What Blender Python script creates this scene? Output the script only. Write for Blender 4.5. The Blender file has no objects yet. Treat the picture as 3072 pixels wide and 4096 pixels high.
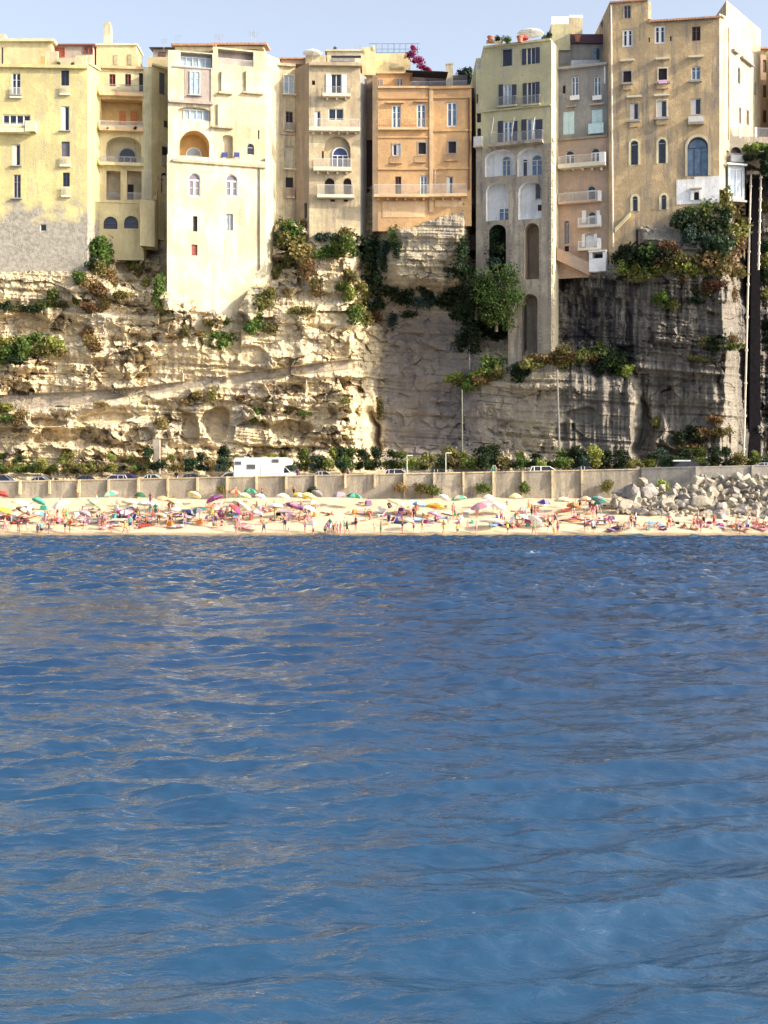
import bpy, math, random
import numpy as np
from mathutils import Vector, noise as mn
sc = bpy.context.scene
C = sc.collection
F0 = 5600.0; CX = 1536.0; HY = 1960.0; CH = 5.0      # focal length in photo pixels, centre column, horizon row, eye height
SUN_AZ = math.radians(72); SUN_EL = math.radians(27)
rnd = random.Random(7)

# ------------------------------------------------------------------ materials
MATS = {}
def nm(name):
    m = bpy.data.materials.new(name); m.use_nodes = True
    nt = m.node_tree; nt.nodes.clear()
    out = nt.nodes.new('ShaderNodeOutputMaterial'); b = nt.nodes.new('ShaderNodeBsdfPrincipled')
    nt.links.new(b.outputs[0], out.inputs[0])
    return m, nt, b
def N(nt, t, **k):
    n = nt.nodes.new(t)
    for a, v in k.items():
        if a in n.inputs.keys() if hasattr(n.inputs, 'keys') else False: n.inputs[a].default_value = v
        else: setattr(n, a, v)
    return n
def c4(c): return (c[0], c[1], c[2], 1)
def noise(nt, scale, vec, detail=4, rough=.55, dist=0):
    n = nt.nodes.new('ShaderNodeTexNoise'); n.inputs['Scale'].default_value = scale
    n.inputs['Detail'].default_value = detail; n.inputs['Roughness'].default_value = rough; n.inputs['Distortion'].default_value = dist
    nt.links.new(vec, n.inputs['Vector']); return n.outputs['Fac']
def mapping(nt, vec, s):
    n = nt.nodes.new('ShaderNodeMapping'); n.inputs['Scale'].default_value = s
    nt.links.new(vec, n.inputs['Vector']); return n.outputs[0]
def ramp(nt, f, a, b, inter='LINEAR'):
    n = nt.nodes.new('ShaderNodeMapRange'); n.inputs[1].default_value = a; n.inputs[2].default_value = b
    nt.links.new(f, n.inputs[0]); return n.outputs[0]
def mix(nt, f, a, b, mode='MIX'):
    n = nt.nodes.new('ShaderNodeMix'); n.data_type = 'RGBA'; n.blend_type = mode
    if isinstance(f, (int, float)): n.inputs[0].default_value = f
    else: nt.links.new(f, n.inputs[0])
    for i, v in ((6, a), (7, b)):
        if isinstance(v, tuple): n.inputs[i].default_value = c4(v)
        else: nt.links.new(v, n.inputs[i])
    return n.outputs[2]
def math_(nt, op, a, b=0.0):
    n = nt.nodes.new('ShaderNodeMath'); n.operation = op
    for i, v in ((0, a), (1, b)):
        if isinstance(v, (int, float)): n.inputs[i].default_value = v
        else: nt.links.new(v, n.inputs[i])
    return n.outputs[0]
def bump(nt, h, b, strength=.5, dist=.05):
    n = nt.nodes.new('ShaderNodeBump'); n.inputs['Strength'].default_value = strength; n.inputs['Distance'].default_value = dist
    nt.links.new(h, n.inputs['Height']); nt.links.new(n.outputs[0], b.inputs['Normal'])
def pos(nt): return nt.nodes.new('ShaderNodeNewGeometry').outputs['Position']

def plaster(name, col, col2=None, stain=(.22, .19, .15), patch=None, pz=None, amt=.55, brick=False):
    """weathered render: mottled, streaked, optional bare stone showing below a height pz"""
    if name in MATS: return MATS[name]
    m, nt, b = nm(name); p = pos(nt)
    col2 = col2 or tuple(v * .8 for v in col)
    n1 = noise(nt, .22, p, 5, .6, .4); n2 = noise(nt, 1.6, p, 4, .6)
    c = mix(nt, ramp(nt, n1, .42, .58), tuple(min(.85, v * 1.08) for v in col), tuple(v * .92 for v in col2))
    c = mix(nt, math_(nt, 'MULTIPLY', ramp(nt, n2, .45, .8), .35), c, tuple(v * .65 for v in col))
    st = noise(nt, 1.0, mapping(nt, p, (1.1, 1.1, .13)), 5, .65)
    c = mix(nt, math_(nt, 'MULTIPLY', ramp(nt, st, .49, .64), min(.9, amt * 1.15)), c, stain)
    bl = noise(nt, .55, p, 7, .7, .8); c = mix(nt, math_(nt, 'MULTIPLY', ramp(nt, bl, .5, .58), amt * .9), c, tuple(v * .62 + s * .2 for v, s in zip(col, stain)))
    fk = noise(nt, 3.5, mapping(nt, p, (1, 1, .6)), 6, .75); c = mix(nt, math_(nt, 'MULTIPLY', ramp(nt, fk, .56, .64), amt * .7), c, tuple(v * .5 for v in col))
    if patch:
        sx = nt.nodes.new('ShaderNodeSeparateXYZ'); nt.links.new(p, sx.inputs[0])
        g = math_(nt, 'ADD', ramp(nt, sx.outputs[2], pz + 1.5, pz - 8), math_(nt, 'MULTIPLY', noise(nt, .22, p, 6, .65, .5), 1.4))
        c = mix(nt, ramp(nt, g, 1.0, 1.18), c, mix(nt, ramp(nt, noise(nt, 2.2, p, 5), .35, .65), patch, tuple(v * .62 for v in patch)))
    nt.links.new(c, b.inputs['Base Color']); b.inputs['Roughness'].default_value = .92
    bump(nt, math_(nt, 'ADD', noise(nt, 5, p, 6, .7), noise(nt, .8, p, 4, .6)), b, .6, .12)
    MATS[name] = m; return m
def simple(name, col, rough=.6, var=.12, metal=0, scale=3., spec=None):
    if name in MATS: return MATS[name]
    m, nt, b = nm(name); p = pos(nt)
    c = mix(nt, ramp(nt, noise(nt, scale, p, 4), .3, .7), tuple(min(1, v * (1 + var)) for v in col), tuple(v * (1 - var) for v in col))
    nt.links.new(c, b.inputs['Base Color']); b.inputs['Roughness'].default_value = rough; b.inputs['Metallic'].default_value = metal
    if spec is not None: b.inputs['Specular IOR Level'].default_value = spec
    MATS[name] = m; return m
def leafmat(name, a, bb, tr=.3):
    if name in MATS: return MATS[name]
    m, nt, b = nm(name); p = pos(nt)
    n1 = noise(nt, .9, p, 3); n2 = noise(nt, 5, p, 3)
    oi = nt.nodes.new('ShaderNodeObjectInfo')
    f = ramp(nt, math_(nt, 'ADD', math_(nt, 'MULTIPLY', n1, .6), math_(nt, 'MULTIPLY', n2, .4)), .38, .62)
    c = mix(nt, f, a, bb)
    hs = nt.nodes.new('ShaderNodeHueSaturation'); nt.links.new(c, hs.inputs['Color'])
    nt.links.new(math_(nt, 'ADD', .47, math_(nt, 'MULTIPLY', oi.outputs['Random'], .05)), hs.inputs['Hue'])
    nt.links.new(math_(nt, 'ADD', .75, math_(nt, 'MULTIPLY', oi.outputs['Random'], .5)), hs.inputs['Value'])
    nt.links.new(hs.outputs[0], b.inputs['Base Color']); b.inputs['Roughness'].default_value = .7
    b.inputs['Specular IOR Level'].default_value = .2
    t = nt.nodes.new('ShaderNodeBsdfTranslucent'); nt.links.new(hs.outputs[0], t.inputs[0])
    ms = nt.nodes.new('ShaderNodeMixShader'); ms.inputs[0].default_value = tr
    o = [n for n in nt.nodes if n.type == 'OUTPUT_MATERIAL'][0]
    nt.links.new(b.outputs[0], ms.inputs[1]); nt.links.new(t.outputs[0], ms.inputs[2]); nt.links.new(ms.outputs[0], o.inputs[0])
    MATS[name] = m; return m

WHITE = simple('white_paint', (.78, .77, .74), .5, .06)
CREAMW = simple('cream_trim', (.66, .6, .46), .8, .1)
GREYTRIM = simple('grey_trim', (.33, .32, .3), .8, .15)
GLASS = simple('window_glass', (.018, .026, .045), .12, .5, scale=1.2)
BLUEGLASS = simple('blue_glass', (.10, .17, .26), .15, .4, scale=1.2)
PALEGLASS = simple('pale_glass', (.32, .40, .46), .2, .25, scale=1.)
DARK = simple('dark_interior', (.03, .022, .028), .9, .3)
DARKSH = simple('dark_blue_shutter', (.028, .035, .06), .6, .2)
BROWNSH = simple('brown_shutter', (.13, .075, .06), .6, .2)
REDSH = simple('red_shutter', (.26, .07, .05), .6, .2)
ORANGED = simple('orange_door', (.55, .2, .06), .6, .15)
AQUA = simple('aqua_shutter', (.5, .66, .66), .6, .1)
METAL = simple('grey_railing_metal', (.3, .31, .33), .5, .15)
PALERAIL = simple('pale_railing_metal', (.62, .6, .55), .5, .1)
DARKMETAL = simple('dark_metal', (.06, .06, .07), .5, .2)
PIPE = simple('copper_pipe', (.16, .07, .05), .6, .2)
PIPEW = simple('pale_pipe', (.62, .56, .48), .6, .15)
TERRA = simple('terracotta', (.5, .2, .11), .8, .2)
BLACKCLOTH = simple('black_awning', (.02, .02, .025), .9, .2)
CONC = plaster('concrete', (.42, .38, .32), (.33, .3, .26))
def tilemat():
    m, nt, b = nm('roof_tiles'); p = pos(nt)
    w = nt.nodes.new('ShaderNodeTexWave'); w.inputs['Scale'].default_value = 1.6; w.bands_direction = 'X'; w.inputs['Distortion'].default_value = .6
    nt.links.new(p, w.inputs[0])
    c = mix(nt, ramp(nt, noise(nt, 2.4, p, 4), .35, .65), (.62, .33, .18), (.38, .2, .13))
    c = mix(nt, math_(nt, 'MULTIPLY', w.outputs['Fac'], .35), c, (.25, .14, .1))
    nt.links.new(c, b.inputs['Base Color']); b.inputs['Roughness'].default_value = .85
    bump(nt, w.outputs['Fac'], b, .8, .1); return m
TILE = tilemat()
P_YEL = plaster('yellow_render', (.66, .56, .25), (.56, .49, .24), (.42, .38, .25), patch=(.40, .37, .31), pz=46.5, amt=.7)
P_YELS = plaster('pale_yellow_render', (.75, .68, .42), (.7, .62, .38), amt=.2)
P_CREAM = plaster('cream_render', (.70, .60, .34), (.66, .55, .30), amt=.25)
P_ORIN = plaster('loggia_ochre', (.62, .42, .17), (.56, .38, .16), amt=.2)
P_WHITE = plaster('white_render', (.71, .64, .46), (.60, .51, .32), (.40, .34, .24), amt=.75)
P_WYEL = plaster('cream_yellow_render', (.68, .59, .37), (.60, .51, .31), amt=.45)
P_MAUVE = plaster('mauve_render', (.46, .38, .32), (.4, .34, .3), amt=.3)
P_BEIGE = plaster('beige_render', (.60, .50, .31), (.50, .40, .25), (.27, .22, .18), amt=.8)
P_BEIGEB = plaster('brown_render', (.42, .32, .22), (.36, .28, .2), amt=.6)
P_ORANGE = plaster('orange_render', (.62, .38, .17), (.55, .34, .17), (.42, .27, .15), amt=.35)
P_ORLITE = plaster('light_orange_trim', (.72, .5, .28), (.68, .46, .25), amt=.2)
P_GREEN = plaster('yellow_green_render', (.54, .49, .28), (.49, .45, .28), (.33, .33, .26), amt=.4)
P_STONE = plaster('rubble_stone', (.42, .36, .27), (.33, .29, .23), (.16, .15, .14), amt=.9)
P_VAULT = plaster('whitewashed_vault', (.82, .81, .78), (.74, .74, .72), (.4, .38, .36), amt=.4)
P_GREY = plaster('grey_render', (.32, .31, .28), (.27, .27, .26), (.2, .19, .18), amt=.6)
P_PEACH = plaster('peach_render', (.50, .34, .23), (.46, .36, .27), (.33, .27, .23), amt=.5)
P_OCHRE = plaster('ochre_render', (.56, .41, .22), (.44, .33, .19), (.22, .19, .16), patch=(.37, .34, .29), pz=39.5, amt=.8)
P_TSIDE = plaster('tower_side_render', (.56, .49, .35), (.48, .41, .28), amt=.6)
P_SIDE = plaster('pale_side_render', (.66, .59, .42), (.60, .52, .35), amt=.4)

# ------------------------------------------------------------------ mesh helpers
ORG = {}
def link(o, parent=None):
    C.objects.link(o)
    if parent: o.parent = parent
    return o
def empty(name, loc, label=None, cat=None, group=None, rz=0):
    o = bpy.data.objects.new(name, None); link(o); o.location = loc; o.rotation_euler = (0, 0, rz); o.empty_display_size = .3
    ORG[o.name] = Vector(loc); tag(o, label, cat, group); return o
ALL = []
def tag(o, label=None, cat=None, group=None, kind=None):
    if label: o['label'] = label; ALL.append(o)
    if cat: o['category'] = cat
    if group: o['group'] = group
    if kind: o['kind'] = kind
    return o
class MB:
    def __init__(s): s.v = []; s.f = []; s.m = []; s.mi = 0
    def quad(s, *p):
        b = len(s.v); s.v += [tuple(q) for q in p]; s.f.append(tuple(range(b, b + len(p)))); s.m.append(s.mi)
    def hexa(s, p):   # 8 corners: bottom 4 (ccw), top 4
        b = len(s.v); s.v += [tuple(q) for q in p]
        for f in ((3, 2, 1, 0), (4, 5, 6, 7), (0, 1, 5, 4), (1, 2, 6, 5), (2, 3, 7, 6), (3, 0, 4, 7)):
            s.f.append(tuple(b + i for i in f)); s.m.append(s.mi)
    def box(s, x0, x1, y0, y1, z0, z1):
        s.hexa([(x0, y0, z0), (x1, y0, z0), (x1, y1, z0), (x0, y1, z0), (x0, y0, z1), (x1, y0, z1), (x1, y1, z1), (x0, y1, z1)])
    def tube(s, a, b, r, r2=None, n=8, cap=True):
        a = Vector(a); b = Vector(b); d = (b - a).normalized(); r2 = r if r2 is None else r2
        u = d.orthogonal().normalized(); w = d.cross(u); k = len(s.v)
        for q, rr in ((a, r), (b, r2)):
            for i in range(n):
                t = 2 * math.pi * i / n; s.v.append(tuple(q + u * math.cos(t) * rr + w * math.sin(t) * rr))
        for i in range(n):
            j = (i + 1) % n; s.f.append((k + i, k + j, k + n + j, k + n + i)); s.m.append(s.mi)
        if cap:
            s.f.append(tuple(k + i for i in reversed(range(n)))); s.m.append(s.mi)
            s.f.append(tuple(k + n + i for i in range(n))); s.m.append(s.mi)
    def prism(s, poly, y0, y1, inset=0):   # profile polygon in x,z swept along y
        n = len(poly); k = len(s.v)
        s.v += [(x, y0, z) for x, z in poly] + [(x, y1, z) for x, z in poly]
        s.f.append(tuple(range(k, k + n))); s.m.append(s.mi)
        s.f.append(tuple(reversed(range(k + n, k + 2 * n)))); s.m.append(s.mi)
        for i in range(n):
            j = (i + 1) % n; s.f.append((k + j, k + i, k + n + i, k + n + j)); s.m.append(s.mi)
    def mesh(s, name, mats, org=(0, 0, 0), smooth=False):
        me = bpy.data.meshes.new(name)
        me.from_pydata([(x - org[0], y - org[1], z - org[2]) for x, y, z in s.v], [], s.f)
        for m in (mats if isinstance(mats, (list, tuple)) else [mats]): me.materials.append(m)
        me.polygons.foreach_set('material_index', s.m)
        if smooth: me.polygons.foreach_set('use_smooth', [True] * len(s.f))
        me.update(); return me
    def build(s, name, mats, parent=None, smooth=False):
        """link as ONE object; vertices are world coordinates, made relative to the thing's origin"""
        org = ORG[root_of(parent).name] if parent else Vector((0, 0, 0))
        o = bpy.data.objects.new(name, s.mesh(name, mats, org, smooth)); link(o, parent); return o
def root_of(o):
    while o.parent: o = o.parent
    return o
def grid(name, X, Y, Z, mat, parent=None, smooth=True, flip=False):
    nr, nc = X.shape; me = bpy.data.meshes.new(name)
    co = np.stack([X, Y, Z], -1).reshape(-1, 3).astype(np.float32)
    idx = np.arange(nr * nc).reshape(nr, nc)
    q = np.stack([idx[:-1, :-1], idx[:-1, 1:], idx[1:, 1:], idx[1:, :-1]], -1).reshape(-1, 4)
    if flip: q = q[:, ::-1]
    nf = len(q); me.vertices.add(len(co)); me.vertices.foreach_set('co', co.ravel())
    me.loops.add(nf * 4); me.loops.foreach_set('vertex_index', q.ravel().astype(np.int32))
    me.polygons.add(nf); me.polygons.foreach_set('loop_start', np.arange(0, nf * 4, 4, dtype=np.int32))
    me.polygons.foreach_set('loop_total', np.full(nf, 4, dtype=np.int32))
    me.polygons.foreach_set('use_smooth', np.full(nf, smooth, dtype=bool))
    me.materials.append(mat); me.update(calc_edges=True); me.validate()
    o = bpy.data.objects.new(name, me); link(o, parent); return o
def vnoise(x, y, seed=0):
    """smooth value noise on arrays"""
    xi = np.floor(x).astype(np.int64); yi = np.floor(y).astype(np.int64); fx = x - xi; fy = y - yi
    fx = fx * fx * (3 - 2 * fx); fy = fy * fy * (3 - 2 * fy)
    def h(a, b):
        n = (a * 374761393 + b * 668265263 + seed * 1442695041) & 0xffffffff
        n = ((n ^ (n >> 13)) * 1274126177) & 0xffffffff
        return ((n ^ (n >> 16)) & 0xffff) / 65535.0
    return (h(xi, yi) * (1 - fx) + h(xi + 1, yi) * fx) * (1 - fy) + (h(xi, yi + 1) * (1 - fx) + h(xi + 1, yi + 1) * fx) * fy
def fbm(x, y, o=4, seed=0, g=.5, l=2.03):
    s = 0; a = 1; t = 0
    for i in range(o):
        s = s + a * (vnoise(x, y, seed + i * 17) * 2 - 1); t += a; a *= g; x = x * l + 13.7; y = y * l + 7.3
    return s / t
def W(px, py, Y): return Vector(((px - CX) / F0 * Y, Y, CH + (HY - py) / F0 * Y))
# ------------------------------------------------------------------ facades
class Seg:
    def __init__(s, a, b):
        s.a = a; s.b = b
        p = W(a[0], HY, a[1]); q = W(b[0], HY, b[1])
        s.O = (p.x, p.y); d = (q.x - p.x, q.y - p.y); s.L = math.hypot(*d); s.u = (d[0] / s.L, d[1] / s.L); s.n = (s.u[1], -s.u[0]); s.op = []
    def U(s, px):
        a = (px - CX) / F0; return (a * s.O[1] - s.O[0]) / (s.u[0] - a * s.u[1])
    def Z(s, py, px=None):
        px = (s.a[0] + s.b[0]) / 2 if px is None else px
        return CH + (HY - py) / F0 * (s.O[1] + s.u[1] * s.U(px))
    def P(s, u, z, d=0): return (s.O[0] + s.u[0] * u + s.n[0] * d, s.O[1] + s.u[1] * u + s.n[1] * d, z)
    def box(s, mb, u0, u1, z0, z1, d0, d1):
        mb.hexa([s.P(u0, z0, d1), s.P(u1, z0, d1), s.P(u1, z0, d0), s.P(u0, z0, d0), s.P(u0, z1, d1), s.P(u1, z1, d1), s.P(u1, z1, d0), s.P(u0, z1, d0)])
def outline(u0, u1, z0, z1, arch):
    """arch: 0 square head, 1 half round, between: flatter"""
    if not arch: return [(u0, z0), (u1, z0), (u1, z1), (u0, z1)]
    r = (u1 - u0) / 2; h = min(r * arch, (z1 - z0) * .9); c = (u0 + u1) / 2; n = 10
    return [(u0, z0), (u1, z0)] + [(c + r * math.cos(math.pi * i / n), z1 - h + h * math.sin(math.pi * i / n)) for i in range(n + 1)]
def wall_mesh(s, mb, z0, z1, ua=None, ub=None, d=0):
    ua = 0 if ua is None else ua; ub = s.L if ub is None else ub
    us = sorted({ua, ub} | {min(max(v, ua), ub) for o in s.op for v in o[:2]}); zs = sorted({z0, z1} | {v for o in s.op for v in o[2:4]})
    for i in range(len(us) - 1):
        for j in range(len(zs) - 1):
            cu = (us[i] + us[i + 1]) / 2; cz = (zs[j] + zs[j + 1]) / 2
            if us[i + 1] - us[i] < 1e-5 or any(o[0] < cu < o[1] and o[2] < cz < o[3] for o in s.op): continue
            mb.quad(s.P(us[i], zs[j], d), s.P(us[i + 1], zs[j], d), s.P(us[i + 1], zs[j + 1], d), s.P(us[i], zs[j + 1], d))
    for (a, b, c, e, arch, dep, rev) in s.op:
        ol = outline(a, b, c, e, arch)
        if arch:
            pts = ol[2:]
            for k in range(len(pts) - 1):
                (x0, y0), (x1, y1) = pts[k], pts[k + 1]
                mb.quad(s.P(x1, y1, d), s.P(x0, y0, d), s.P(x0, e, d), s.P(x1, e, d))
        if rev:
            for k in range(len(ol)):
                (x0, y0), (x1, y1) = ol[k], ol[(k + 1) % len(ol)]
                mb.quad(s.P(x0, y0, d), s.P(x0, y0, -dep), s.P(x1, y1, -dep), s.P(x1, y1, d))
class Bld:
    def __init__(s, name, label, cat, plan, tops, bot, mat, back=12, group=None):
        s.segs = [Seg(plan[i], plan[i + 1]) for i in range(len(plan) - 1)]
        n = len(s.segs); s.tops = tops if isinstance(tops, (list, tuple)) else [tops] * n
        s.bot = bot if isinstance(bot, (list, tuple)) else [bot] * n; s.mat = mat if isinstance(mat, (list, tuple)) else [mat] * n; s.back = back
        m = (plan[0][0] + plan[-1][0]) / 2; Y = plan[0][1]; o = W(m, max(s.bot), Y)
        s.r = empty(name, o, label, cat, group)
    def seg(s, i): return i if isinstance(i, Seg) else s.segs[i]
    def rect(s, i, x0, y0, x1, y1):
        g = s.seg(i); c = (x0 + x1) / 2; return g, g.U(x0), g.U(x1), g.Z(y1, c), g.Z(y0, c)
    def win(s, i, x0, y0, x1, y1, st='leaf', arch=0, dep=.28, fc=WHITE, gc=GLASS, sc=DARKSH, hood=None, sill=0, sur=None, hole=True, base=0.0, tr=.68, fw=.1, part='window'):
        g, u0, u1, z0, z1 = s.rect(i, x0, y0, x1, y1)
        if hole: g.op.append((u0, u1, z0, z1, arch, dep, True)); d = -dep
        else: d = base + .02
        mb = MB(); ol = outline(u0, u1, z0, z1, arch)
        dd = d + .01
        mb.quad(*[g.P(u, z, dd) for u, z in ol])
        w = mb.build(part, {'shut': sc, 'dark': DARK}.get(st, gc), s.r)
        if st in ('leaf', 'half', 'halfr', 'frame', 'multi'):
            f = MB(); a = dd + .02; b = dd + .1; zt = z1 - ((u1 - u0) / 2 * arch if arch else 0)
            t = fw
            g.box(f, u0, u0 + t, z0, zt, a, b); g.box(f, u1 - t, u1, z0, zt, a, b); g.box(f, u0 + t, u1 - t, z0, z0 + t, a, b)
            g.box(f, u0 + t, u1 - t, zt - t, zt, a, b)
            c = (u0 + u1) / 2
            if st == 'leaf': g.box(f, c - t * .75, c + t * .75, z0 + t, zt - t, a, b); 
            if st == 'leaf' and tr: zz = z0 + (zt - z0) * tr; g.box(f, u0 + t, c - t * .75, zz, zz + .05, a, b - .02); g.box(f, c + t * .75, u1 - t, zz, zz + .05, a, b - .02)
            if st == 'half': g.box(f, u0 + t, c, z0 + t, zt - t, a, b - .02)
            if st == 'halfr': g.box(f, c, u1 - t, z0 + t, zt - t, a, b - .02)
            if st == 'multi':
                k = max(2, round((u1 - u0) / .9))
                for q in range(1, k): uu = u0 + (u1 - u0) * q / k; g.box(f, uu - t * .6, uu + t * .6, z0 + t, zt - t, a, b)
            if arch:
                pts = ol[2:]
                for k in range(len(pts) - 1):
                    (xa, ya), (xb, yb) = pts[k], pts[k + 1]; mx = lambda x: c + (x - c) * .86; my = lambda y: zt + (y - zt) * .86
                    f.quad(g.P(xb, yb, b), g.P(mx(xb), my(yb), b), g.P(mx(xa), my(ya), b), g.P(xa, ya, b))
            f.build('frame', fc, w)
        if st == 'shut':
            f = MB(); c = (u0 + u1) / 2
            for q0, q1 in ((u0 + .03, c - .02), (c + .02, u1 - .03)):
                g.box(f, q0, q1, z0 + .03, z1 - .03 if not arch else z1 - (u1 - u0) * .3, dd + .02, dd + .06)
                for zz in (.06, .5, .92): g.box(f, q0, q1, z0 + (z1 - z0) * zz, z0 + (z1 - z0) * zz + .07, dd + .06, dd + .09)
            f.build('shutter', sc, w)
        if st == 'open' or st == 'openleaf':
            f = MB(); hw = (u1 - u0) * .48
            for q0, q1 in ((u0 - hw, u0 - .03), (u1 + .03, u1 + hw)):
                h = MB(); g.box(h, q0, q1, z0 + .02, z1 - .02, .04 + base, .1 + base); h.build('shutter', sc, w)
            if st == 'openleaf':
                c = (u0 + u1) / 2
                for q in (u0 + .05, c, u1 - .05): g.box(f, q - .05, q + .05, z0, z1, dd + .02, dd + .1)
                f.build('frame', fc, w)
        if sur:
            f = MB(); t = .16; o = .05 + base
            g.box(f, u0 - t, u0, z0, z1 + t, base, o); g.box(f, u1, u1 + t, z0, z1 + t, base, o); g.box(f, u0, u1, z1, z1 + t, base, o)
            if arch: pass
            f.build('surround', sur, w)
        if sill:
            f = MB(); g.box(f, u0 - .25, u1 + .25, z0 - .16, z0 - .02, base, base + .35 * sill); f.build('sill', GREYTRIM if sill < 2 else CREAMW, w)
        if hood:
            f = MB(); zz = g.Z(hood, (x0 + x1) / 2); g.box(f, u0 - .4, u1 + .4, zz - .14, zz + .1, 0, .55); f.build('hood', CREAMW, w)
        return w
    def loggia(s, i, x0, y0, x1, y1, arch=0, dep=1.6, mat=P_ORIN):
        g, u0, u1, z0, z1 = s.rect(i, x0, y0, x1, y1); g.op.append((u0, u1, z0, z1, arch, dep, False))
        mb = MB(); ol = outline(u0, u1, z0, z1, arch)
        for k in range(len(ol)):
            (xa, ya), (xb, yb) = ol[k], ol[(k + 1) % len(ol)]; mb.quad(g.P(xa, ya, 0), g.P(xa, ya, -dep), g.P(xb, yb, -dep), g.P(xb, yb, 0))
        mb.quad(*[g.P(u, z, -dep) for u, z in ol]); mb.build('loggia', mat, s.r); return -dep
    def slab(s, i, x0, x1, y0, y1, dep=1.0, mat=CREAMW, name='balcony_slab', d0=0.0, parent=None):
        g, u0, u1, z0, z1 = s.rect(i, x0, y0, x1, y1); mb = MB(); g.box(mb, u0, u1, z0, z1, d0, d0 + dep); return mb.build(name, mat, parent or s.r)
    def rail(s, i, x0, x1, y0, y1, dep=.95, mat=METAL, solid=False, step=.16, parent=None, sides=True):
        """railing from y0 (top) down to y1, standing at distance dep from the wall"""
        g, u0, u1, z0, z1 = s.rect(i, x0, y0, x1, y1); mb = MB()
        if solid:
            g.box(mb, u0, u1, z0, z1, dep - .12, dep)
            if sides: g.box(mb, u0, u0 + .12, z0, z1, 0.01, dep - .12); g.box(mb, u1 - .12, u1, z0, z1, 0.01, dep - .12)
            return mb.build('parapet', mat, parent or s.r)
        g.box(mb, u0, u1, z1 - .06, z1, dep - .06, dep); g.box(mb, u0, u1, z0, z0 + .05, dep - .06, dep)
        n = max(2, int((u1 - u0) / step))
        for k in range(n + 1):
            u = u0 + .02 + (u1 - u0 - .04) * k / n; g.box(mb, u - .018, u + .018, z0 + .05, z1 - .06, dep - .05, dep - .01)
        if sides and dep > .3:
            m = max(2, int(dep / .2))
            for u in (u0, u1 - .04):
                g.box(mb, u, u + .04, z1 - .06, z1, 0.01, dep - .06)
                for k in range(m): q = .05 + (dep - .12) * k / m; g.box(mb, u, u + .03, z0, z1 - .06, q, q + .03)
        return mb.build('railing', mat, parent or s.r)
    def balc(s, i, x0, x1, yr, ys, yb, dep=1.0, mat=METAL, smat=CREAMW, solid=False, corb=0):
        b = s.slab(i, x0, x1, ys, yb, dep, smat, 'balcony'); s.rail(i, x0 + 1, x1 - 1, yr, ys, dep - .05, mat, solid, parent=b)
        if corb:
            g = s.seg(i)
            for k in range(corb):
                mb = MB(); px = x0 + (x1 - x0) * (k + .5) / corb; u = g.U(px); za = g.Z(yb, px)
                g.box(mb, u - .12, u + .12, za - .35, za, 0, dep * .6); mb.build('corbel', smat, b)
        return b
    def band(s, i, x0, x1, y0, y1, d=.2, mat=CREAMW, name='cornice'):
        return s.slab(i, x0, x1, y0, y1, d, mat, name)
    def pipe(s, i, x, y0, y1, mat=PIPE, r=.07, x1=None):
        g = s.seg(i); mb = MB(); x1 = x if x1 is None else x1
        mb.tube(g.P(g.U(x), g.Z(y0, x), .15), g.P(g.U(x1), g.Z(y1, x1), .15), r, n=6); mb.build('drainpipe', mat, s.r)
    def block(s, x0, x1, y0, y1, Y, dep, mat, name='rooftop_room', roof=None, ov=.25, th=.25, slope=0):
        """a room or parapet standing on the roof: front face at distance Y; returns its Seg for openings made flat on it"""
        g = Seg((x0, Y), (x1, Y)); mb = MB(); z0 = g.Z(y1); z1 = g.Z(y0); g.box(mb, 0, g.L, z0, z1, -dep, 0); o = mb.build(name, mat, s.r)
        if roof:
            m2 = MB(); a = -ov; b = g.L + ov
            m2.hexa([g.P(a, z1, ov), g.P(b, z1, ov), g.P(b, z1 + slope, -dep - ov), g.P(a, z1 + slope, -dep - ov),
                     g.P(a, z1 + th, ov), g.P(b, z1 + th, ov), g.P(b, z1 + th + slope, -dep - ov), g.P(a, z1 + th + slope, -dep - ov)])
            m2.build('roof', roof, o)
        return g
    def finish(s):
        for k, g in enumerate(s.segs):
            z0 = g.Z(s.bot[k]); z1 = g.Z(s.tops[k]); mb = MB(); wall_mesh(g, mb, z0, z1); mb.build('wall', s.mat[k], s.r)
            m2 = MB(); b = s.back; P0 = g.P(0, z0); P1 = g.P(g.L, z0)
            for (x, y, _), fl in ((P0, 1), (P1, 0)):
                m2.quad((x, y, z0), (x, y + b, z0), (x, y + b, z1), (x, y, z1))
            m2.quad((P0[0], P0[1] + b, z0), (P1[0], P1[1] + b, z0), (P1[0], P1[1] + b, z1), (P0[0], P0[1] + b, z1))
            m2.quad((P0[0], P0[1], z1), (P1[0], P1[1], z1), (P1[0], P1[1] + b, z1), (P0[0], P0[1] + b, z1))
            m2.build('rear_walls', s.mat[k], s.r)

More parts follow.
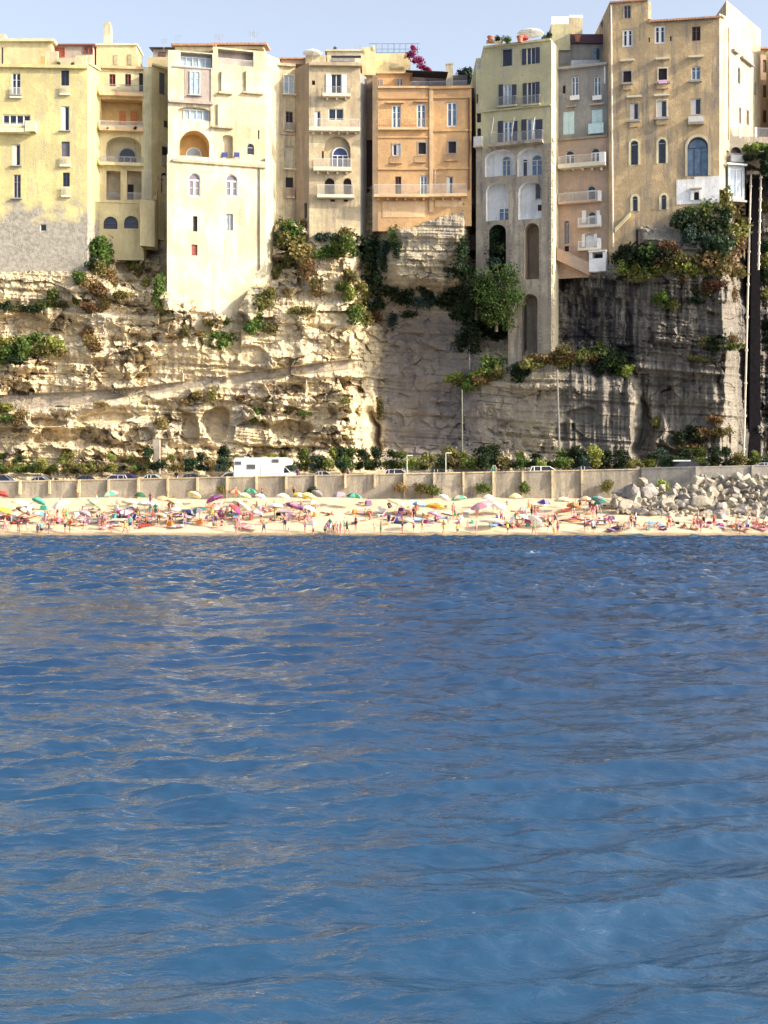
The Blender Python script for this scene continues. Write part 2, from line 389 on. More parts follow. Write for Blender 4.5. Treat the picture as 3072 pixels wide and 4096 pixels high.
# ---- 1 yellow palazzo
b = Bld('palazzo', 'wide yellow palazzo at the left edge with grey bare patches low down', 'building',
        [(-700, 190), (0, 196), (350, 196.7), (398, 200.2)], [268, 268, 262, 262], [1130, 1130, 1130, 1060], [P_YEL, P_YEL, P_YEL, P_YELS], 14)
for (x0, y0, x1, y1, st, k) in [(48, 292, 82, 378, 'leaf', dict(sill=1)), (244, 281, 276, 345, 'leaf', dict(fc=DARKSH, sill=0)),
        (244, 424, 277, 522, 'half', dict(sill=1)), (50, 577, 81, 662, 'half', dict(sill=1, fc=PALERAIL)), (245, 566, 279, 628, 'shut', dict(sc=simple('grey_shutter', (.12, .12, .15)))),
        (54, 698, 83, 792, 'leaf', dict(fc=simple('grey_frame', (.3, .29, .3)), sill=1)), (251, 690, 279, 748, 'leaf', dict(fc=DARKSH)), (160, 896, 186, 925, 'frame', dict(fc=CREAMW)),
        (10, 458, 122, 500, 'multi', dict(fw=.14))]:
    b.win(1, x0, y0, x1, y1, st, **k)
for (x0, x1, a, c, e) in [(240, 282, 345, 376, 382), (240, 284, 628, 660, 668), (246, 284, 748, 784, 790), (40, 90, 352, 388, 394)]: b.balc(1, x0, x1, a, c, e, .35, PALERAIL)
b.balc(1, -20, 122, 500, 522, 536, 1.2, PALERAIL, P_YELS); b.rail(1, 108, 148, 492, 534, 1.3, P_YELS, True)
b.band(1, 0, 350, 262, 274, .5, P_YEL); b.band(2, 352, 396, 262, 270, .3, P_YELS)
for x in [-560, -420, -280, -120]:
    for y in (290, 430, 570, 700): b.win(0, x, y, x + 32, y + 85, 'leaf', sill=1)
g = b.block(-600, 205, 168, 262, 202, 7, P_CREAM, roof=P_YELS, ov=.5, th=.35)
g2 = b.block(205, 372, 184, 262, 204, 6, P_MAUVE, roof=simple('red_brown_roof', (.22, .08, .07)), ov=.4, th=.22)
b.win(g2, 218, 190, 260, 228, 'leaf', hole=False, fc=REDSH, gc=REDSH); b.win(g2, 335, 188, 372, 214, 'leaf', hole=False, fc=REDSH, gc=BROWNSH)
b.block(180, 232, 205, 262, 199, .4, P_WHITE, 'roof_parapet'); b.block(232, 300, 232, 262, 198.5, .3, P_WHITE, 'roof_parapet'); b.block(300, 345, 222, 262, 198.5, .3, P_YELS, 'roof_parapet'); b.block(162, 182, 225, 262, 198.2, .6, P_ORIN, 'roof_parapet')
b.block(0, 20, 135, 160, 205, 1, P_WHITE, 'chimney'); b.win(g, 8, 190, 13, 255, 'dark', hole=False)
b.block(345, 372, 220, 262, 200, .4, P_YELS, 'roof_parapet')
b.finish()

# ---- 2 cream house with loggias
b = Bld('palazzo', 'cream house of stacked loggias with tall white chimney, right of the yellow palazzo', 'building',
        [(396, 200.2), (575, 201), (606, 201.6), (690, 205)], [270, 270, 270], [1040, 960, 960], [P_CREAM, P_YELS, P_CREAM], 13)
for x0, x1 in ((437, 462), (500, 524)): b.win(0, x0, 296, x1, 345, 'leaf', fc=REDSH, gc=DARK)
b.win(0, 556, 292, 572, 366, 'dark')
b.balc(0, 399, 574, 346, 376, 390, 1.1, METAL, P_ORLITE)
b.loggia(0, 402, 398, 570, 500, 0, 2.0); d = -2.0
b.win(0, 474, 430, 500, 500, 'leaf', hole=False, base=d, fc=ORANGED, gc=ORANGED); b.win(0, 520, 430, 546, 500, 'leaf', hole=False, base=d, fc=ORANGED, gc=ORANGED)
b.balc(0, 399, 574, 492, 516, 530, 1.1, PALERAIL, P_ORLITE)
b.loggia(0, 425, 546, 565, 655, .55, 1.8, P_WYEL); b.win(0, 470, 578, 544, 654, 'multi', 1, hole=False, base=-1.8, fc=P_MAUVE, gc=GLASS)
b.balc(0, 399, 574, 634, 656, 668, 1.1, METAL, P_CREAM)
b.loggia(0, 425, 683, 482, 800, 0, 1.6, P_BEIGE); b.loggia(0, 508, 683, 566, 800, 0, 1.6, P_BEIGE); b.win(0, 509, 728, 532, 800, 'dark', hole=False, base=-1.6)
b.rail(0, 425, 482, 770, 800, -.1, METAL, sides=False); b.rail(0, 508, 566, 770, 800, -.1, PALERAIL, sides=False)
b.win(0, 414, 866, 470, 916, 'frame', 1, fc=DARKMETAL); b.win(0, 496, 863, 554, 914, 'frame', 1, fc=DARKMETAL)
b.band(0, 398, 574, 806, 812, .12, P_CREAM, 'string_course')
b.win(2, 637, 291, 662, 378, 'shut', sc=simple('grey_shutter', (.12, .12, .15))); b.win(2, 655, 484, 680, 511, 'shut', sc=BROWNSH)
b.win(2, 648, 586, 676, 625, 'frame', fc=GREYTRIM); b.balc(2, 645, 682, 625, 658, 664, .4, METAL, P_MAUVE)
b.win(2, 645, 688, 674, 776, 'leaf', 1); b.band(0, 398, 574, 266, 277, .45, P_ORLITE); b.band(2, 606, 688, 268, 276, .4, P_CREAM)
g = b.block(385, 545, 182, 266, 205, 5, P_CREAM, roof=P_YELS, ov=.2); b.win(g, 456, 219, 474, 262, 'shut', hole=False, sc=P_BEIGE); b.win(g, 512, 217, 528, 262, 'shut', hole=False, sc=P_BEIGE)
g = b.block(415, 443, 98, 182, 206, 1.0, P_SIDE, 'chimney', roof=P_SIDE, ov=-.15, th=.5)
b.block(545, 555, 215, 266, 205, 3, P_CREAM); b.block(592, 700, 228, 268, 206, 3, P_CREAM)
g = b.block(612, 700, 196, 228, 207, 4, P_MAUVE, roof=DARKMETAL, ov=.5, th=.15, slope=.6)
b.win(g, 634, 208, 664, 250, 'shut', hole=False, sc=BROWNSH)
b.rail(0, 570, 606, 686, 930 - 130, 1.2, PALERAIL, sides=False)
b.finish()
bt = Bld('buttress', 'pale yellow buttress beside the dark cleft under the loggia house', 'buttress', [(560, 198.6), (618, 199.6)], [800], [985], [P_CREAM], 3); bt.finish()

# ---- 3 white tower house
b = Bld('palazzo', 'tall nearly white house reaching furthest down the cliff, blue chairs on its terrace', 'building',
        [(672, 196.8), (852, 198.3), (1060, 200.6), (1118, 203.6)], [206, 196, 225], [1340, 1340, 1240], [P_WHITE, P_WYEL, P_WYEL], 14)
b.loggia(0, 722, 212, 850, 268, 0, 1.0, GREYTRIM); b.win(0, 722, 222, 848, 262, 'multi', hole=False, base=-1.0, gc=PALEGLASS)
v = b.slab(0, 738, 850, 276, 404, .04, P_MAUVE, 'wall_panel'); b.win(0, 758, 286, 800, 380, 'leaf', hole=False, base=.05, fc=simple('pale_blue_frame', (.45, .55, .62)), gc=PALEGLASS, sill=1)
b.band(0, 674, 852, 406, 416, .5, P_MAUVE); b.band(0, 690, 852, 268, 274, .15, GREYTRIM, 'string_course')
b.loggia(0, 712, 428, 842, 482, .25, .6, P_SIDE); b.win(0, 735, 436, 838, 478, 'multi', hole=False, base=-.6, gc=PALEGLASS)
b.loggia(0, 718, 522, 838, 632, 1, 2.6, P_ORIN); b.win(0, 750, 572, 815, 632, 'multi', 1, hole=False, base=-2.6, gc=PALEGLASS)
b.loggia(1, 872, 202, 1014, 262, 0, 1.2, P_MAUVE); b.rail(1, 872, 1014, 236, 262, -.1, PALERAIL, sides=False)
for (x0, y0, x1, y1) in ((906, 289, 914, 305), (910, 428, 918, 445), (1032, 520, 1038, 556)): b.win(1, x0, y0, x1, y1, 'dark')
for (x0, x1, y) in ((872, 928, 371), (970, 1052, 371), (845, 930, 508)): b.slab(1, x0, x1, y, y + 7, .55, P_BEIGE, 'ledge')
b.slab(1, 884, 928, 288, 371, .35, P_SIDE, 'bay_panel'); b.slab(1, 982, 1048, 288, 371, .35, P_SIDE, 'bay_panel'); b.slab(1, 870, 925, 418, 508, .3, P_SIDE, 'bay_panel')
b.loggia(1, 890, 540, 932, 632, .4, .8, P_SIDE); b.win(1, 988, 574, 1017, 619, 'frame', 1, fc=GREYTRIM)
b.pipe(1, 845, 275, 500, P_WHITE, .06)
# lower stage stands 1.6 m forward
lo = [Seg((668, 195.2), (1062, 199.6)), Seg((1062, 199.6), (1090, 201.6))]
b.lo = lo
for (x0, y0, x1, y1) in ((752, 692, 802, 786), (902, 697, 950, 786)): b.win(lo[0], x0, y0, x1, y1, 'leaf', 1, fw=.2, tr=.5, gc=simple('mauve_glass', (.2, .17, .2)))
b.win(lo[0], 772, 864, 790, 926, 'dark'); b.win(lo[0], 904, 855, 932, 922, 'leaf', fc=GREYTRIM, gc=PALEGLASS); b.win(lo[0], 766, 978, 790, 1022, 'shut', sc=REDSH)
for g, m in ((lo[0], P_WHITE), (lo[1], P_SIDE)):
    mb = MB(); z0, z1 = g.Z(1340), g.Z(632); wall_mesh(g, mb, z0, z1); mb.build('wall', m, b.r)
    m2 = MB(); P0 = g.P(0, z1); P1 = g.P(g.L, z1); m2.quad(P0, P1, (P1[0], P1[1] + 5, z1), (P0[0], P0[1] + 5, z1)); m2.quad((P0[0], P0[1], z0), P0, (P0[0], P0[1] + 5, z1), (P0[0], P0[1] + 5, z0))
    m2.quad((P1[0], P1[1], z0), P1, (P1[0], P1[1] + 5, z1), (P1[0], P1[1] + 5, z0)); m2.build('terrace', m, b.r)
b.band(lo[0], 690, 1062, 650, 660, .3, P_BEIGE, 'terrace_edge'); b.pipe(lo[0], 1037, 660, 1080, PIPE, .09)
b.block(700, 850, 186, 206, 199.2, 5, P_WYEL, roof=TILE, ov=.5, th=.3, slope=.7)
g = b.block(862, 1055, 183, 196, 200.5, 5, P_WYEL, roof=TILE, ov=.5, th=.3, slope=1.)
b.block(1030, 1060, 172, 200, 203, 3, P_SIDE, 'chimney')
b.finish()
blue = simple('blue_chair_plastic', (.06, .08, .3), .4)
for k, (x, y, lab) in enumerate(((898, 636, 'blue terrace chair in front of the white arched doorway'), (946, 640, 'blue deckchair folded beside the terrace steps of the white house'))):
    p = W(x, y, 198.2); r = empty('terrace_chair', p, lab, 'chair', 'blue chairs on the white house terrace'); r.location.z = p.z = lo[0].Z(632); ORG[r.name] = Vector(p)
    f = MB(); f.box(p.x - .4, p.x + .4, p.y - .3, p.y + .3, p.z + .38, p.z + .46); f.build('seat', blue, r)
    f = MB(); f.hexa([(p.x - .4, p.y + .25, p.z + .46), (p.x + .4, p.y + .25, p.z + .46), (p.x + .4, p.y + .31, p.z + .46), (p.x - .4, p.y + .31, p.z + .46), (p.x - .4, p.y + .4, p.z + 1.1), (p.x + .4, p.y + .4, p.z + 1.1), (p.x + .4, p.y + .46, p.z + 1.1), (p.x - .4, p.y + .46, p.z + 1.1)]); f.build('backrest', blue, r)
    for sx in (-.36, .36):
        for sy in (-.26, .26):
            f = MB(); f.box(p.x + sx - .03, p.x + sx + .03, p.y + sy - .03, p.y + sy + .03, p.z, p.z + .38); f.build('leg', blue, r)

# ---- 4 beige house
b = Bld('palazzo', 'beige house with balconies and twin small arches between the white and orange houses', 'building',
        [(1118, 203.6), (1180, 204.2), (1236, 201.2), (1440, 201.6), (1466, 204)], [262, 262, 262, 262, 300], [1000, 1000, 980, 980, 980],
        [P_BEIGE, P_BEIGEB, P_BEIGE, P_BEIGE, P_BEIGEB], 13)
b.tops = [262, 262, 262, 300]; b.bot = [1000, 1000, 980, 980]; b.mat = [P_BEIGE, P_BEIGEB, P_BEIGE, P_GREY]  # recess and right return carry their shade in darker render colours
b.win(0, 1136, 302, 1176, 378, 'leaf', sill=2, sur=P_SIDE, gc=PALEGLASS); b.win(0, 1143, 446, 1172, 490, 'leaf', fc=BROWNSH, gc=DARK); b.win(0, 1141, 586, 1176, 676, 'shut', sc=P_SIDE, sill=2); b.win(0, 1143, 709, 1173, 750, 'dark')
b.balc(0, 1140, 1176, 492, 522, 528, .4, METAL, P_BEIGE); b.balc(0, 1140, 1178, 752, 788, 794, .4, simple('pink_rail', (.5, .3, .25)), P_BEIGE)
b.band(0, 1120, 1180, 530, 540, .2, P_PEACH, 'string_course'); b.win(1, 1216, 812, 1228, 874, 'dark')
b.win(2, 1324, 298, 1366, 376, 'openleaf', sc=WHITE); b.win(2, 1248, 322, 1260, 340, 'dark')
b.balc(2, 1290, 1402, 352, 380, 392, 1.0, METAL, CREAMW, corb=3); b.win(2, 1314, 434, 1374, 482, 'leaf', tr=0, hood=None); b.win(2, 1258, 444, 1282, 514, 'half')
b.balc(2, 1236, 1440, 482, 516, 530, 1.1, PALERAIL, CREAMW, corb=6)
b.loggia(2, 1296, 544, 1402, 668, 1, .7, P_BEIGE); b.win(2, 1328, 584, 1394, 668, 'multi', 1, hole=False, base=-.7, gc=simple('deep_blue_glass', (.03, .05, .14)))
b.win(2, 1288, 604, 1296 - 1, 636, 'dark')
b.balc(2, 1254, 1406, 640, 674, 688, 1.0, PALERAIL, CREAMW, corb=4)
b.win(2, 1299, 712, 1338, 784, 'dark', 1, dep=.6); b.win(2, 1374, 712, 1406, 784, 'dark', 1, dep=.6); b.slab(2, 1272, 1412, 700, 784, .06, P_SIDE, 'wall_panel') if False else None
b.balc(2, 1268, 1416, 744, 784, 795, 1.0, PALERAIL, CREAMW); b.win(2, 1322, 797, 1340, 807, 'dark'); b.win(2, 1374, 797, 1392, 807, 'dark')
b.block(1440, 1500, 300, 372, 206.5, 4, P_BEIGEB, 'rear_wing'); b.block(1440, 1500, 372, 560, 205.6, 4, P_PEACH, 'rear_wing'); b.block(1436, 1504, 560, 1040, 206, 4, simple('alley_shade', (.10, .055, .055), .9, .3), 'rear_wing')
b.band(2, 1238, 1448, 254, 266, .6, P_BEIGE); b.band(0, 1090, 1180, 256, 266, .5, P_BEIGE)
g = b.block(1125, 1225, 238, 256, 206, 4, P_PEACH, roof=TILE, ov=.3, th=.2, slope=.3); b.block(1222, 1305, 222, 256, 205, 3, P_SIDE, 'roof_parapet')
g = b.block(1308, 1450, 206, 256, 205, 5, P_SIDE, roof=P_SIDE, ov=.3); b.win(g, 1326, 222, 1444, 232, 'dark', hole=False); b.win(g, 1326, 234, 1420, 246, 'shut', hole=False, sc=GREYTRIM)
b.block(1448, 1502, 188, 300, 206, 5, P_CREAM); b.block(1490, 1502, 182, 200, 205.9, .5, P_SIDE, 'chimney')
g = b.block(1502, 1642, 215, 300, 207, 5, P_CREAM); b.slab(g, 1560, 1615, 268, 276, .3, P_BEIGE, 'ledge')
# pergola frame on the terrace
r = MB(); Y0, Y1 = 207.3, 211.5; z0 = W(0, 215, 207).z; z1 = W(0, 172, 207).z
for x in (1480, 1580, 1672):
    for Y in (Y0, Y1): q = W(x, 0, 207); r.tube((q.x, Y, z0 - 2), (q.x, Y, z1), .05, n=5)
for Y, z in ((Y0, z1), (Y1, z1), (Y0, z1 - .8)): a = W(1475, 0, 207).x; c = W(1680, 0, 207).x; r.tube((a, Y, z), (c, Y, z), .045, n=5)
for k in range(9): a = W(1480 + 24 * k, 0, 207).x; r.tube((a, Y0, z1 + .04), (a, Y1, z1 + .04), .035, n=5)
tag(r.build('pergola', simple('blue_grey_metal', (.16, .24, .34))), 'thin blue-grey pergola frame on the roof terrace above the beige house', 'pergola')
b.finish()

BACKM = simple('alley_shade', (.10, .055, .055), .9, .3)  # dark colour stands for the shade in the narrow alleys
# ---- 5 orange house
b = Bld('palazzo', 'orange house with one long balcony and a black awning over its roof terrace', 'building',
        [(1490, 201.2), (1512, 200.9), (1716, 200.9), (1886, 200.5)], [300, 352, 352, 352], [1000, 1000, 1000, 1000], [P_ORLITE, P_ORANGE, P_ORANGE], 13)
b.tops = [300, 352, 352]; b.bot = [925, 925, 905]
for (i, x0, y0, x1, y1) in ((1, 1568, 420, 1604, 512), (1, 1667, 415, 1704, 510), (2, 1788, 408, 1828, 506)): b.win(i, x0, y0, x1, y1, 'leaf', fw=.17, gc=BLUEGLASS, hood=None, sur=None)
b.slab(1, 1546, 1616, 408, 414, .5, P_ORLITE, 'hood'); b.slab(1, 1660, 1710, 404, 409, .3, P_ORANGE, 'hood')
b.rail(1, 1513, 1712, 478, 514, .5, P_ORLITE, step=.3); b.slab(1, 1513, 1712, 514, 522, .6, P_ORLITE, 'balcony')
b.win(1, 1571, 576, 1601, 622, 'halfr', sur=GREYTRIM); b.win(1, 1674, 570, 1704, 616, 'dark', sur=GREYTRIM); b.win(2, 1794, 566, 1824, 612, 'dark', sur=GREYTRIM)
for (i, x0, x1, y) in ((1, 1566, 1604, 624), (1, 1664, 1702, 620), (2, 1786, 1826, 614)): b.rail(i, x0, x1, y, y + 26, .15, GREYTRIM, step=.35, sides=False); b.slab(i, x0 - 4, x1 + 4, y + 26, y + 31, .3, P_ORANGE, 'sill')
b.win(1, 1581, 706, 1605, 782, 'leaf', fc=BROWNSH, gc=DARK); b.win(1, 1681, 702, 1709, 782, 'leaf', gc=BLUEGLASS); b.win(2, 1786, 706, 1812, 782, 'half', fc=PALERAIL)
b.balc(1, 1496, 1712, 744, 784, 794, 1.2, PALERAIL, P_ORLITE, corb=6); b.balc(2, 1714, 1868, 742, 782, 792, 1.2, PALERAIL, P_ORLITE, corb=4)
for y in (388, 672): b.band(1, 1512, 1712, y, y + 8, .18, P_ORANGE, 'string_course'); b.band(2, 1734, 1884, y - 2, y + 6, .18, P_ORANGE, 'string_course')
b.band(1, 1512, 1712, 546, 552, .15, P_ORANGE, 'string_course'); b.band(2, 1734, 1884, 518, 526, .18, P_ORANGE, 'string_course')
b.slab(2, 1718, 1733, 352, 850, .2, P_ORLITE, 'pilaster'); b.band(1, 1512, 1716, 346, 354, .3, P_ORLITE, 'cornice'); b.band(2, 1716, 1886, 346, 356, .35, P_ORANGE, 'cornice')
b.slab(1, 1530, 1700, 806, 870, .06, P_ORLITE, 'wall_panel'); b.slab(2, 1740, 1850, 800, 828, .06, P_ORLITE, 'wall_panel')
b.pipe(2, 1877, 392, 760, PIPE, .1); b.pipe(2, 1740, 680, 740, PIPEW, .05)
g = b.block(1512, 1640, 296, 352, 203, 5, P_ORANGE, roof=P_ORLITE, ov=.35); b.win(g, 1516, 317, 1532, 346, 'leaf', hole=False, fc=GREYTRIM); b.win(g, 1586, 314, 1612, 350, 'leaf', hole=False, fc=P_ORLITE, gc=BLUEGLASS)
b.rail(1, 1642, 1712, 326, 350, .1, METAL, sides=False); b.rail(2, 1716, 1868, 324, 350, .1, METAL, sides=False)
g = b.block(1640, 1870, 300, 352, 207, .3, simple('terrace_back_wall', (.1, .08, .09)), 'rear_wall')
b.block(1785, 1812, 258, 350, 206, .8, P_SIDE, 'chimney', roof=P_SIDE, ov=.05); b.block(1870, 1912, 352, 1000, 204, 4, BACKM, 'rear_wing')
b.finish()
r = MB(); z = W(0, 285, 203).z; a = W(1622, 0, 203).x; c = W(1790, 0, 203).x
r.hexa([(a, 201, z - .5), (c, 201, z - .7), (c, 206, z - .2), (a, 206, z + .1), (a, 201, z - .42), (c - .8, 201, z - .6), (c - 1, 206, z + .25), (a + .4, 206, z + .45)])
o = r.build('awning', BLACKCLOTH); tag(o, 'black canvas awning over the roof terrace of the orange house', 'awning')
for x in (1685, 1740, 1790):
    p = W(x, 350, 201.6)

# ---- 6 green house on arches
b = Bld('palazzo', 'pale green-yellow house standing on whitewashed vaults and tall stone arches', 'building',
        [(1904, 200.2), (1932, 199.8), (2206, 196.2), (2234, 199.6)], [232, 178, 178], [1120, 1120, 1480], [P_GREEN, P_GREEN, P_SIDE], 13)
b.tops = [232, 176, 176]; G1 = b.segs[1]
b.win(0, 1906, 244, 1922, 280, 'leaf'); b.win(0, 1905, 376, 1912, 414, 'dark'); b.win(0, 1906, 452, 1924, 490, 'dark'); b.win(0, 1908, 512, 1924, 545, 'dark', .8)
b.win(1, 2010, 197, 2048, 264, 'shut', sc=DARKSH, sur=GREYTRIM); b.win(1, 2106, 192, 2142, 256, 'openleaf', sc=DARKSH)
b.win(1, 2014, 338, 2046, 424, 'leaf', gc=PALEGLASS); b.win(1, 2108, 330, 2142, 420, 'openleaf', sc=DARKSH)
for x0, x1 in ((1995, 2012), (2048, 2066)): b.slab(1, x0, x1, 338, 424, .08, DARKSH, 'shutter')
b.balc(1, 1992, 2068, 388, 424, 430, .5, METAL, P_GREEN); b.balc(1, 2088, 2162, 384, 419, 425, .5, METAL, P_GREEN); b.band(1, 1934, 2204, 430, 437, .3, P_GREEN, 'string_course')
b.win(1, 2014, 484, 2050, 574, 'leaf', fw=.16, gc=BLUEGLASS); b.win(1, 2108, 476, 2140, 568, 'halfr', gc=BLUEGLASS)
for x0, x1, y in ((1992, 2012, 484), (2052, 2070, 484), (2086, 2106, 478), (2142, 2170, 478)): b.slab(1, x0, x1, y, y + 86, .08, DARKSH, 'shutter')
b.balc(1, 1960, 2176, 534, 572, 584, 1.1, METAL, P_STONE); b.balc(0, 1900, 1934, 550, 586, 592, .8, PALERAIL, P_SIDE, solid=True)
for x in (1976, 2058, 2140): b.pipe(1, x, 470, 545, WHITE, .06, x - 10)
b.slab(1, 1938, 2004, 318, 326, .2, P_GREEN, 'ledge') if False else None
# stone part under the flats, with vaults
b.loggia(1, 1940, 598, 2062, 704, .55, 1.3, P_VAULT); b.loggia(1, 2070, 592, 2168, 702, .6, 1.3, P_VAULT)
b.win(1, 2000, 618, 2034, 704, 'leaf', .8, hole=False, base=-1.3, gc=BLUEGLASS, fc=PALERAIL); b.win(1, 2082, 630, 2102, 700, 'frame', .8, hole=False, base=-1.3, fc=PALERAIL); b.win(1, 2118, 612, 2162, 700, 'leaf', .9, hole=False, base=-1.3, gc=BLUEGLASS, fc=PALERAIL)
b.loggia(1, 1944, 728, 2034, 882, .9, 1.3, P_VAULT); b.loggia(1, 2074, 724, 2166, 876, .9, 1.3, P_VAULT)
b.win(1, 1986, 826, 2030, 880, 'leaf', hole=False, base=-1.3, gc=BLUEGLASS); b.win(1, 2132, 728, 2156, 790, 'frame', hole=False, base=-1.3, fc=GREYTRIM); b.win(1, 2142, 812, 2162, 836, 'dark', hole=False, base=-1.3)
b.loggia(1, 1956, 898, 2024, 1140, .9, 3.2, simple('dark_arch_stone', (.07, .075, .06), .9)); b.loggia(1, 2098, 892, 2156, 1150, 1, 2.6, P_BEIGEB)  # left arch is lined in a far darker colour than its walls
b.loggia(1, 2086, 1176, 2150, 1452, .9, 2.8, P_STONE)
# wall in two materials: render above, stone below the balcony, stone piers further down
zs = G1.Z(584); zt = G1.Z(176); z2 = G1.Z(1120); z3 = G1.Z(1500)
up = [o for o in G1.op if o[2] >= zs]; dn = [o for o in G1.op if o[2] < zs and o[2] > z2 - 2]; lowop = [o for o in G1.op if o[2] < z2 - 2]
def part_wall(g, ops, z0, z1, mat, u0=None, u1=None):
    k = g.op; g.op = ops; mb = MB(); wall_mesh(g, mb, z0, z1, u0, u1); g.op = k; return mb.build('wall', mat, b.r)
part_wall(G1, up, zs, zt, P_GREEN)
sm = [(o[0], o[1], max(o[2], z2), o[3], o[4], o[5], o[6]) for o in dn]
part_wall(G1, sm, z2, zs, P_STONE)
part_wall(G1, [], z3, z2, P_STONE, G1.U(2032), G1.U(2086)); part_wall(G1, [], z3, z2, P_STONE, G1.U(2150), G1.L)
part_wall(G1, [(G1.U(2086), G1.U(2150), z3, G1.Z(1176, 2118), .9, .9, False)], z3, z2, P_STONE, G1.U(2086), G1.U(2150))
m2 = MB()
for u in (G1.U(2032), G1.U(2086), G1.U(2150)): m2.quad(G1.P(u, z3), G1.P(u, z2), G1.P(u, z2, -3), G1.P(u, z3, -3))
m2.build('pier', P_STONE, b.r)
mb = MB()
for y in range(600, 1480, 15):
    for px in ((2180, 2200) if y < 890 else (2162, 2200)) + ((1941, 1948) if 890 < y < 1100 else ()) + (() if y < 900 else (2038, 2080)):
        w = rnd.uniform(.15, .42); u = G1.U(px) + rnd.uniform(-.1, .1)
        if u + w / 2 > G1.L - .02: u = G1.L - .02 - w / 2
        G1.box(mb, u - w / 2, u + w / 2, G1.Z(y + 8, px), G1.Z(y + 1, px), 0, .07)
mb.build('stone_dressing', simple('quoin_stone', (.3, .25, .19), .9, .3), b.r)
g = b.segs[2]; mb = MB(); y = 560
while y < 1470:
    h = rnd.uniform(10, 26); w = rnd.uniform(.3, 1.0); g.box(mb, g.L * .05, g.L * .05 + w, g.Z(y + h, 2216), g.Z(y, 2216), 0, rnd.uniform(.05, .22)); y += h + rnd.uniform(3, 12)
mb.build('rough_masonry', P_SIDE, b.r)
sv = b.segs; b.segs = [sv[0], sv[2]]; b.tops = [232, 176]; b.bot = [584, 1500]; b.mat = [P_GREEN, P_SIDE]
b.finish(); mb = MB(); g = sv[0]; g.box(mb, 0, g.L, g.Z(1120), g.Z(584), -12, 0); mb.build('wall', P_STONE, b.r)
m2 = MB(); P0 = G1.P(0, 0); P1 = G1.P(G1.L, 0)
m2.quad((P0[0], P0[1], zt), (P1[0], P1[1], zt), (P1[0], P1[1] + 12, zt), (P0[0], P0[1] + 12, zt)); m2.quad((P0[0], P0[1], z2), (P0[0], P0[1] + 12, z2), (P0[0], P0[1] + 12, zt), (P0[0], P0[1], zt)); m2.quad((P0[0], P0[1] + 12, z2), (P1[0], P1[1] + 12, z2), (P1[0], P1[1] + 12, zt), (P0[0], P0[1] + 12, zt)); m2.build('rear_walls', P_GREEN, b.r)
b.band(G1, 1934, 2204, 170, 178, .25, P_YELS); b.block(1946, 2010, 160, 172, 198.2, .3, P_YELS, 'roof_parapet')
g = b.block(2206, 2280, 96, 200, 201, 4, P_GREEN); b.block(2206, 2276, 66, 96, 201.5, .15, WHITE, 'roof_parapet'); b.block(2278, 2330, 70, 160, 203, 3, P_WYEL)
m = MB(); q = b.block(2278, 2332, 60, 72, 203.2, .1, WHITE, 'roof_parapet')

# ---- 7 grey and peach house
b = Bld('palazzo', 'narrow grey house with peach lower half and white balconies, left of the ochre tower', 'building',
        [(2234, 199.6), (2436, 197)], [265], [1110], [P_GREY], 13)
g = b.segs[0]; zz = g.Z(552)
for x0, x1 in ((2286, 2314), (2376, 2404)): b.win(0, x0, 306, x1, 382, 'leaf', gc=BLUEGLASS); b.rail(0, x0 - 4, x1 + 4, 384, 402, .4, WHITE, True)
b.win(0, 2250, 342, 2262, 374, 'dark')
b.win(0, 2252, 446, 2298, 538, 'shut', sc=AQUA, hole=True, dep=.1); b.win(0, 2366, 438, 2410, 536, 'shut', sc=AQUA, dep=.1); b.rail(0, 2356, 2416, 496, 536, .5, AQUA, True)
b.slab(0, 2268, 2306, 424, 430, .4, P_BEIGEB, 'hood'); b.slab(0, 2362, 2418, 416, 422, .5, P_PEACH, 'hood')
b.balc(0, 2240, 2428, 626, 658, 674, 1.3, PALERAIL, CREAMW, corb=5); b.rail(0, 2404, 2428, 616, 658, 1.35, WHITE, True)
b.win(0, 2262, 602, 2298, 656, 'leaf', .9, sur=None); b.win(0, 2364, 592, 2400, 656, 'leaf', .9, fw=.18); b.pipe(0, 2420, 268, 335, WHITE, .12)
b.balc(0, 2238, 2406, 772, 808, 816, .9, PALERAIL, P_PEACH); b.rail(0, 2396, 2408, 766, 808, .95, WHITE, True)
b.win(0, 2252, 758, 2264, 806, 'leaf', fc=PALERAIL); b.win(0, 2282, 758, 2294, 806, 'leaf', fc=PALERAIL); b.win(0, 2348, 742, 2384, 806, 'frame', 1, fw=.16)
for y0, y1 in ((845, 906), (938, 998)):
    b.balc(0, 2316, 2406, y1 - 32, y1 - 2, y1 + 6, .9, WHITE, CREAMW); b.rail(0, 2394, 2407, y1 - 42, y1 - 2, .95, WHITE, True)
b.win(0, 2352, 846, 2384, 904, 'frame', 1, sc=WHITE, fw=.14); b.win(0, 2340, 936, 2376, 996, 'shut', .8, sc=WHITE)
for x0, x1, y in ((2328, 2344, 842), (2386, 2400, 842), (2328, 2340, 936), (2376, 2388, 936)): b.slab(0, x0, x1, y, y + 50, .08, WHITE, 'shutter')
b.win(0, 2256, 882, 2278, 976, 'multi', .9, fc=GREYTRIM, gc=simple('mauve_glass', (.2, .17, .2))); b.win(0, 2258, 984, 2276, 1006, 'dark')
for z0, z1, m in ((g.Z(1110), zz, P_PEACH), (zz, g.Z(265), P_GREY)):
    k = g.op; g.op = [o for o in g.op if z0 <= o[2] < z1]; mb = MB(); wall_mesh(g, mb, z0, z1); mb.build('wall', m, b.r); g.op = k
b.band(0, 2236, 2430, 548, 556, .25, P_BEIGEB, 'string_course'); b.band(0, 2236, 2430, 262, 272, .6, GREYTRIM)
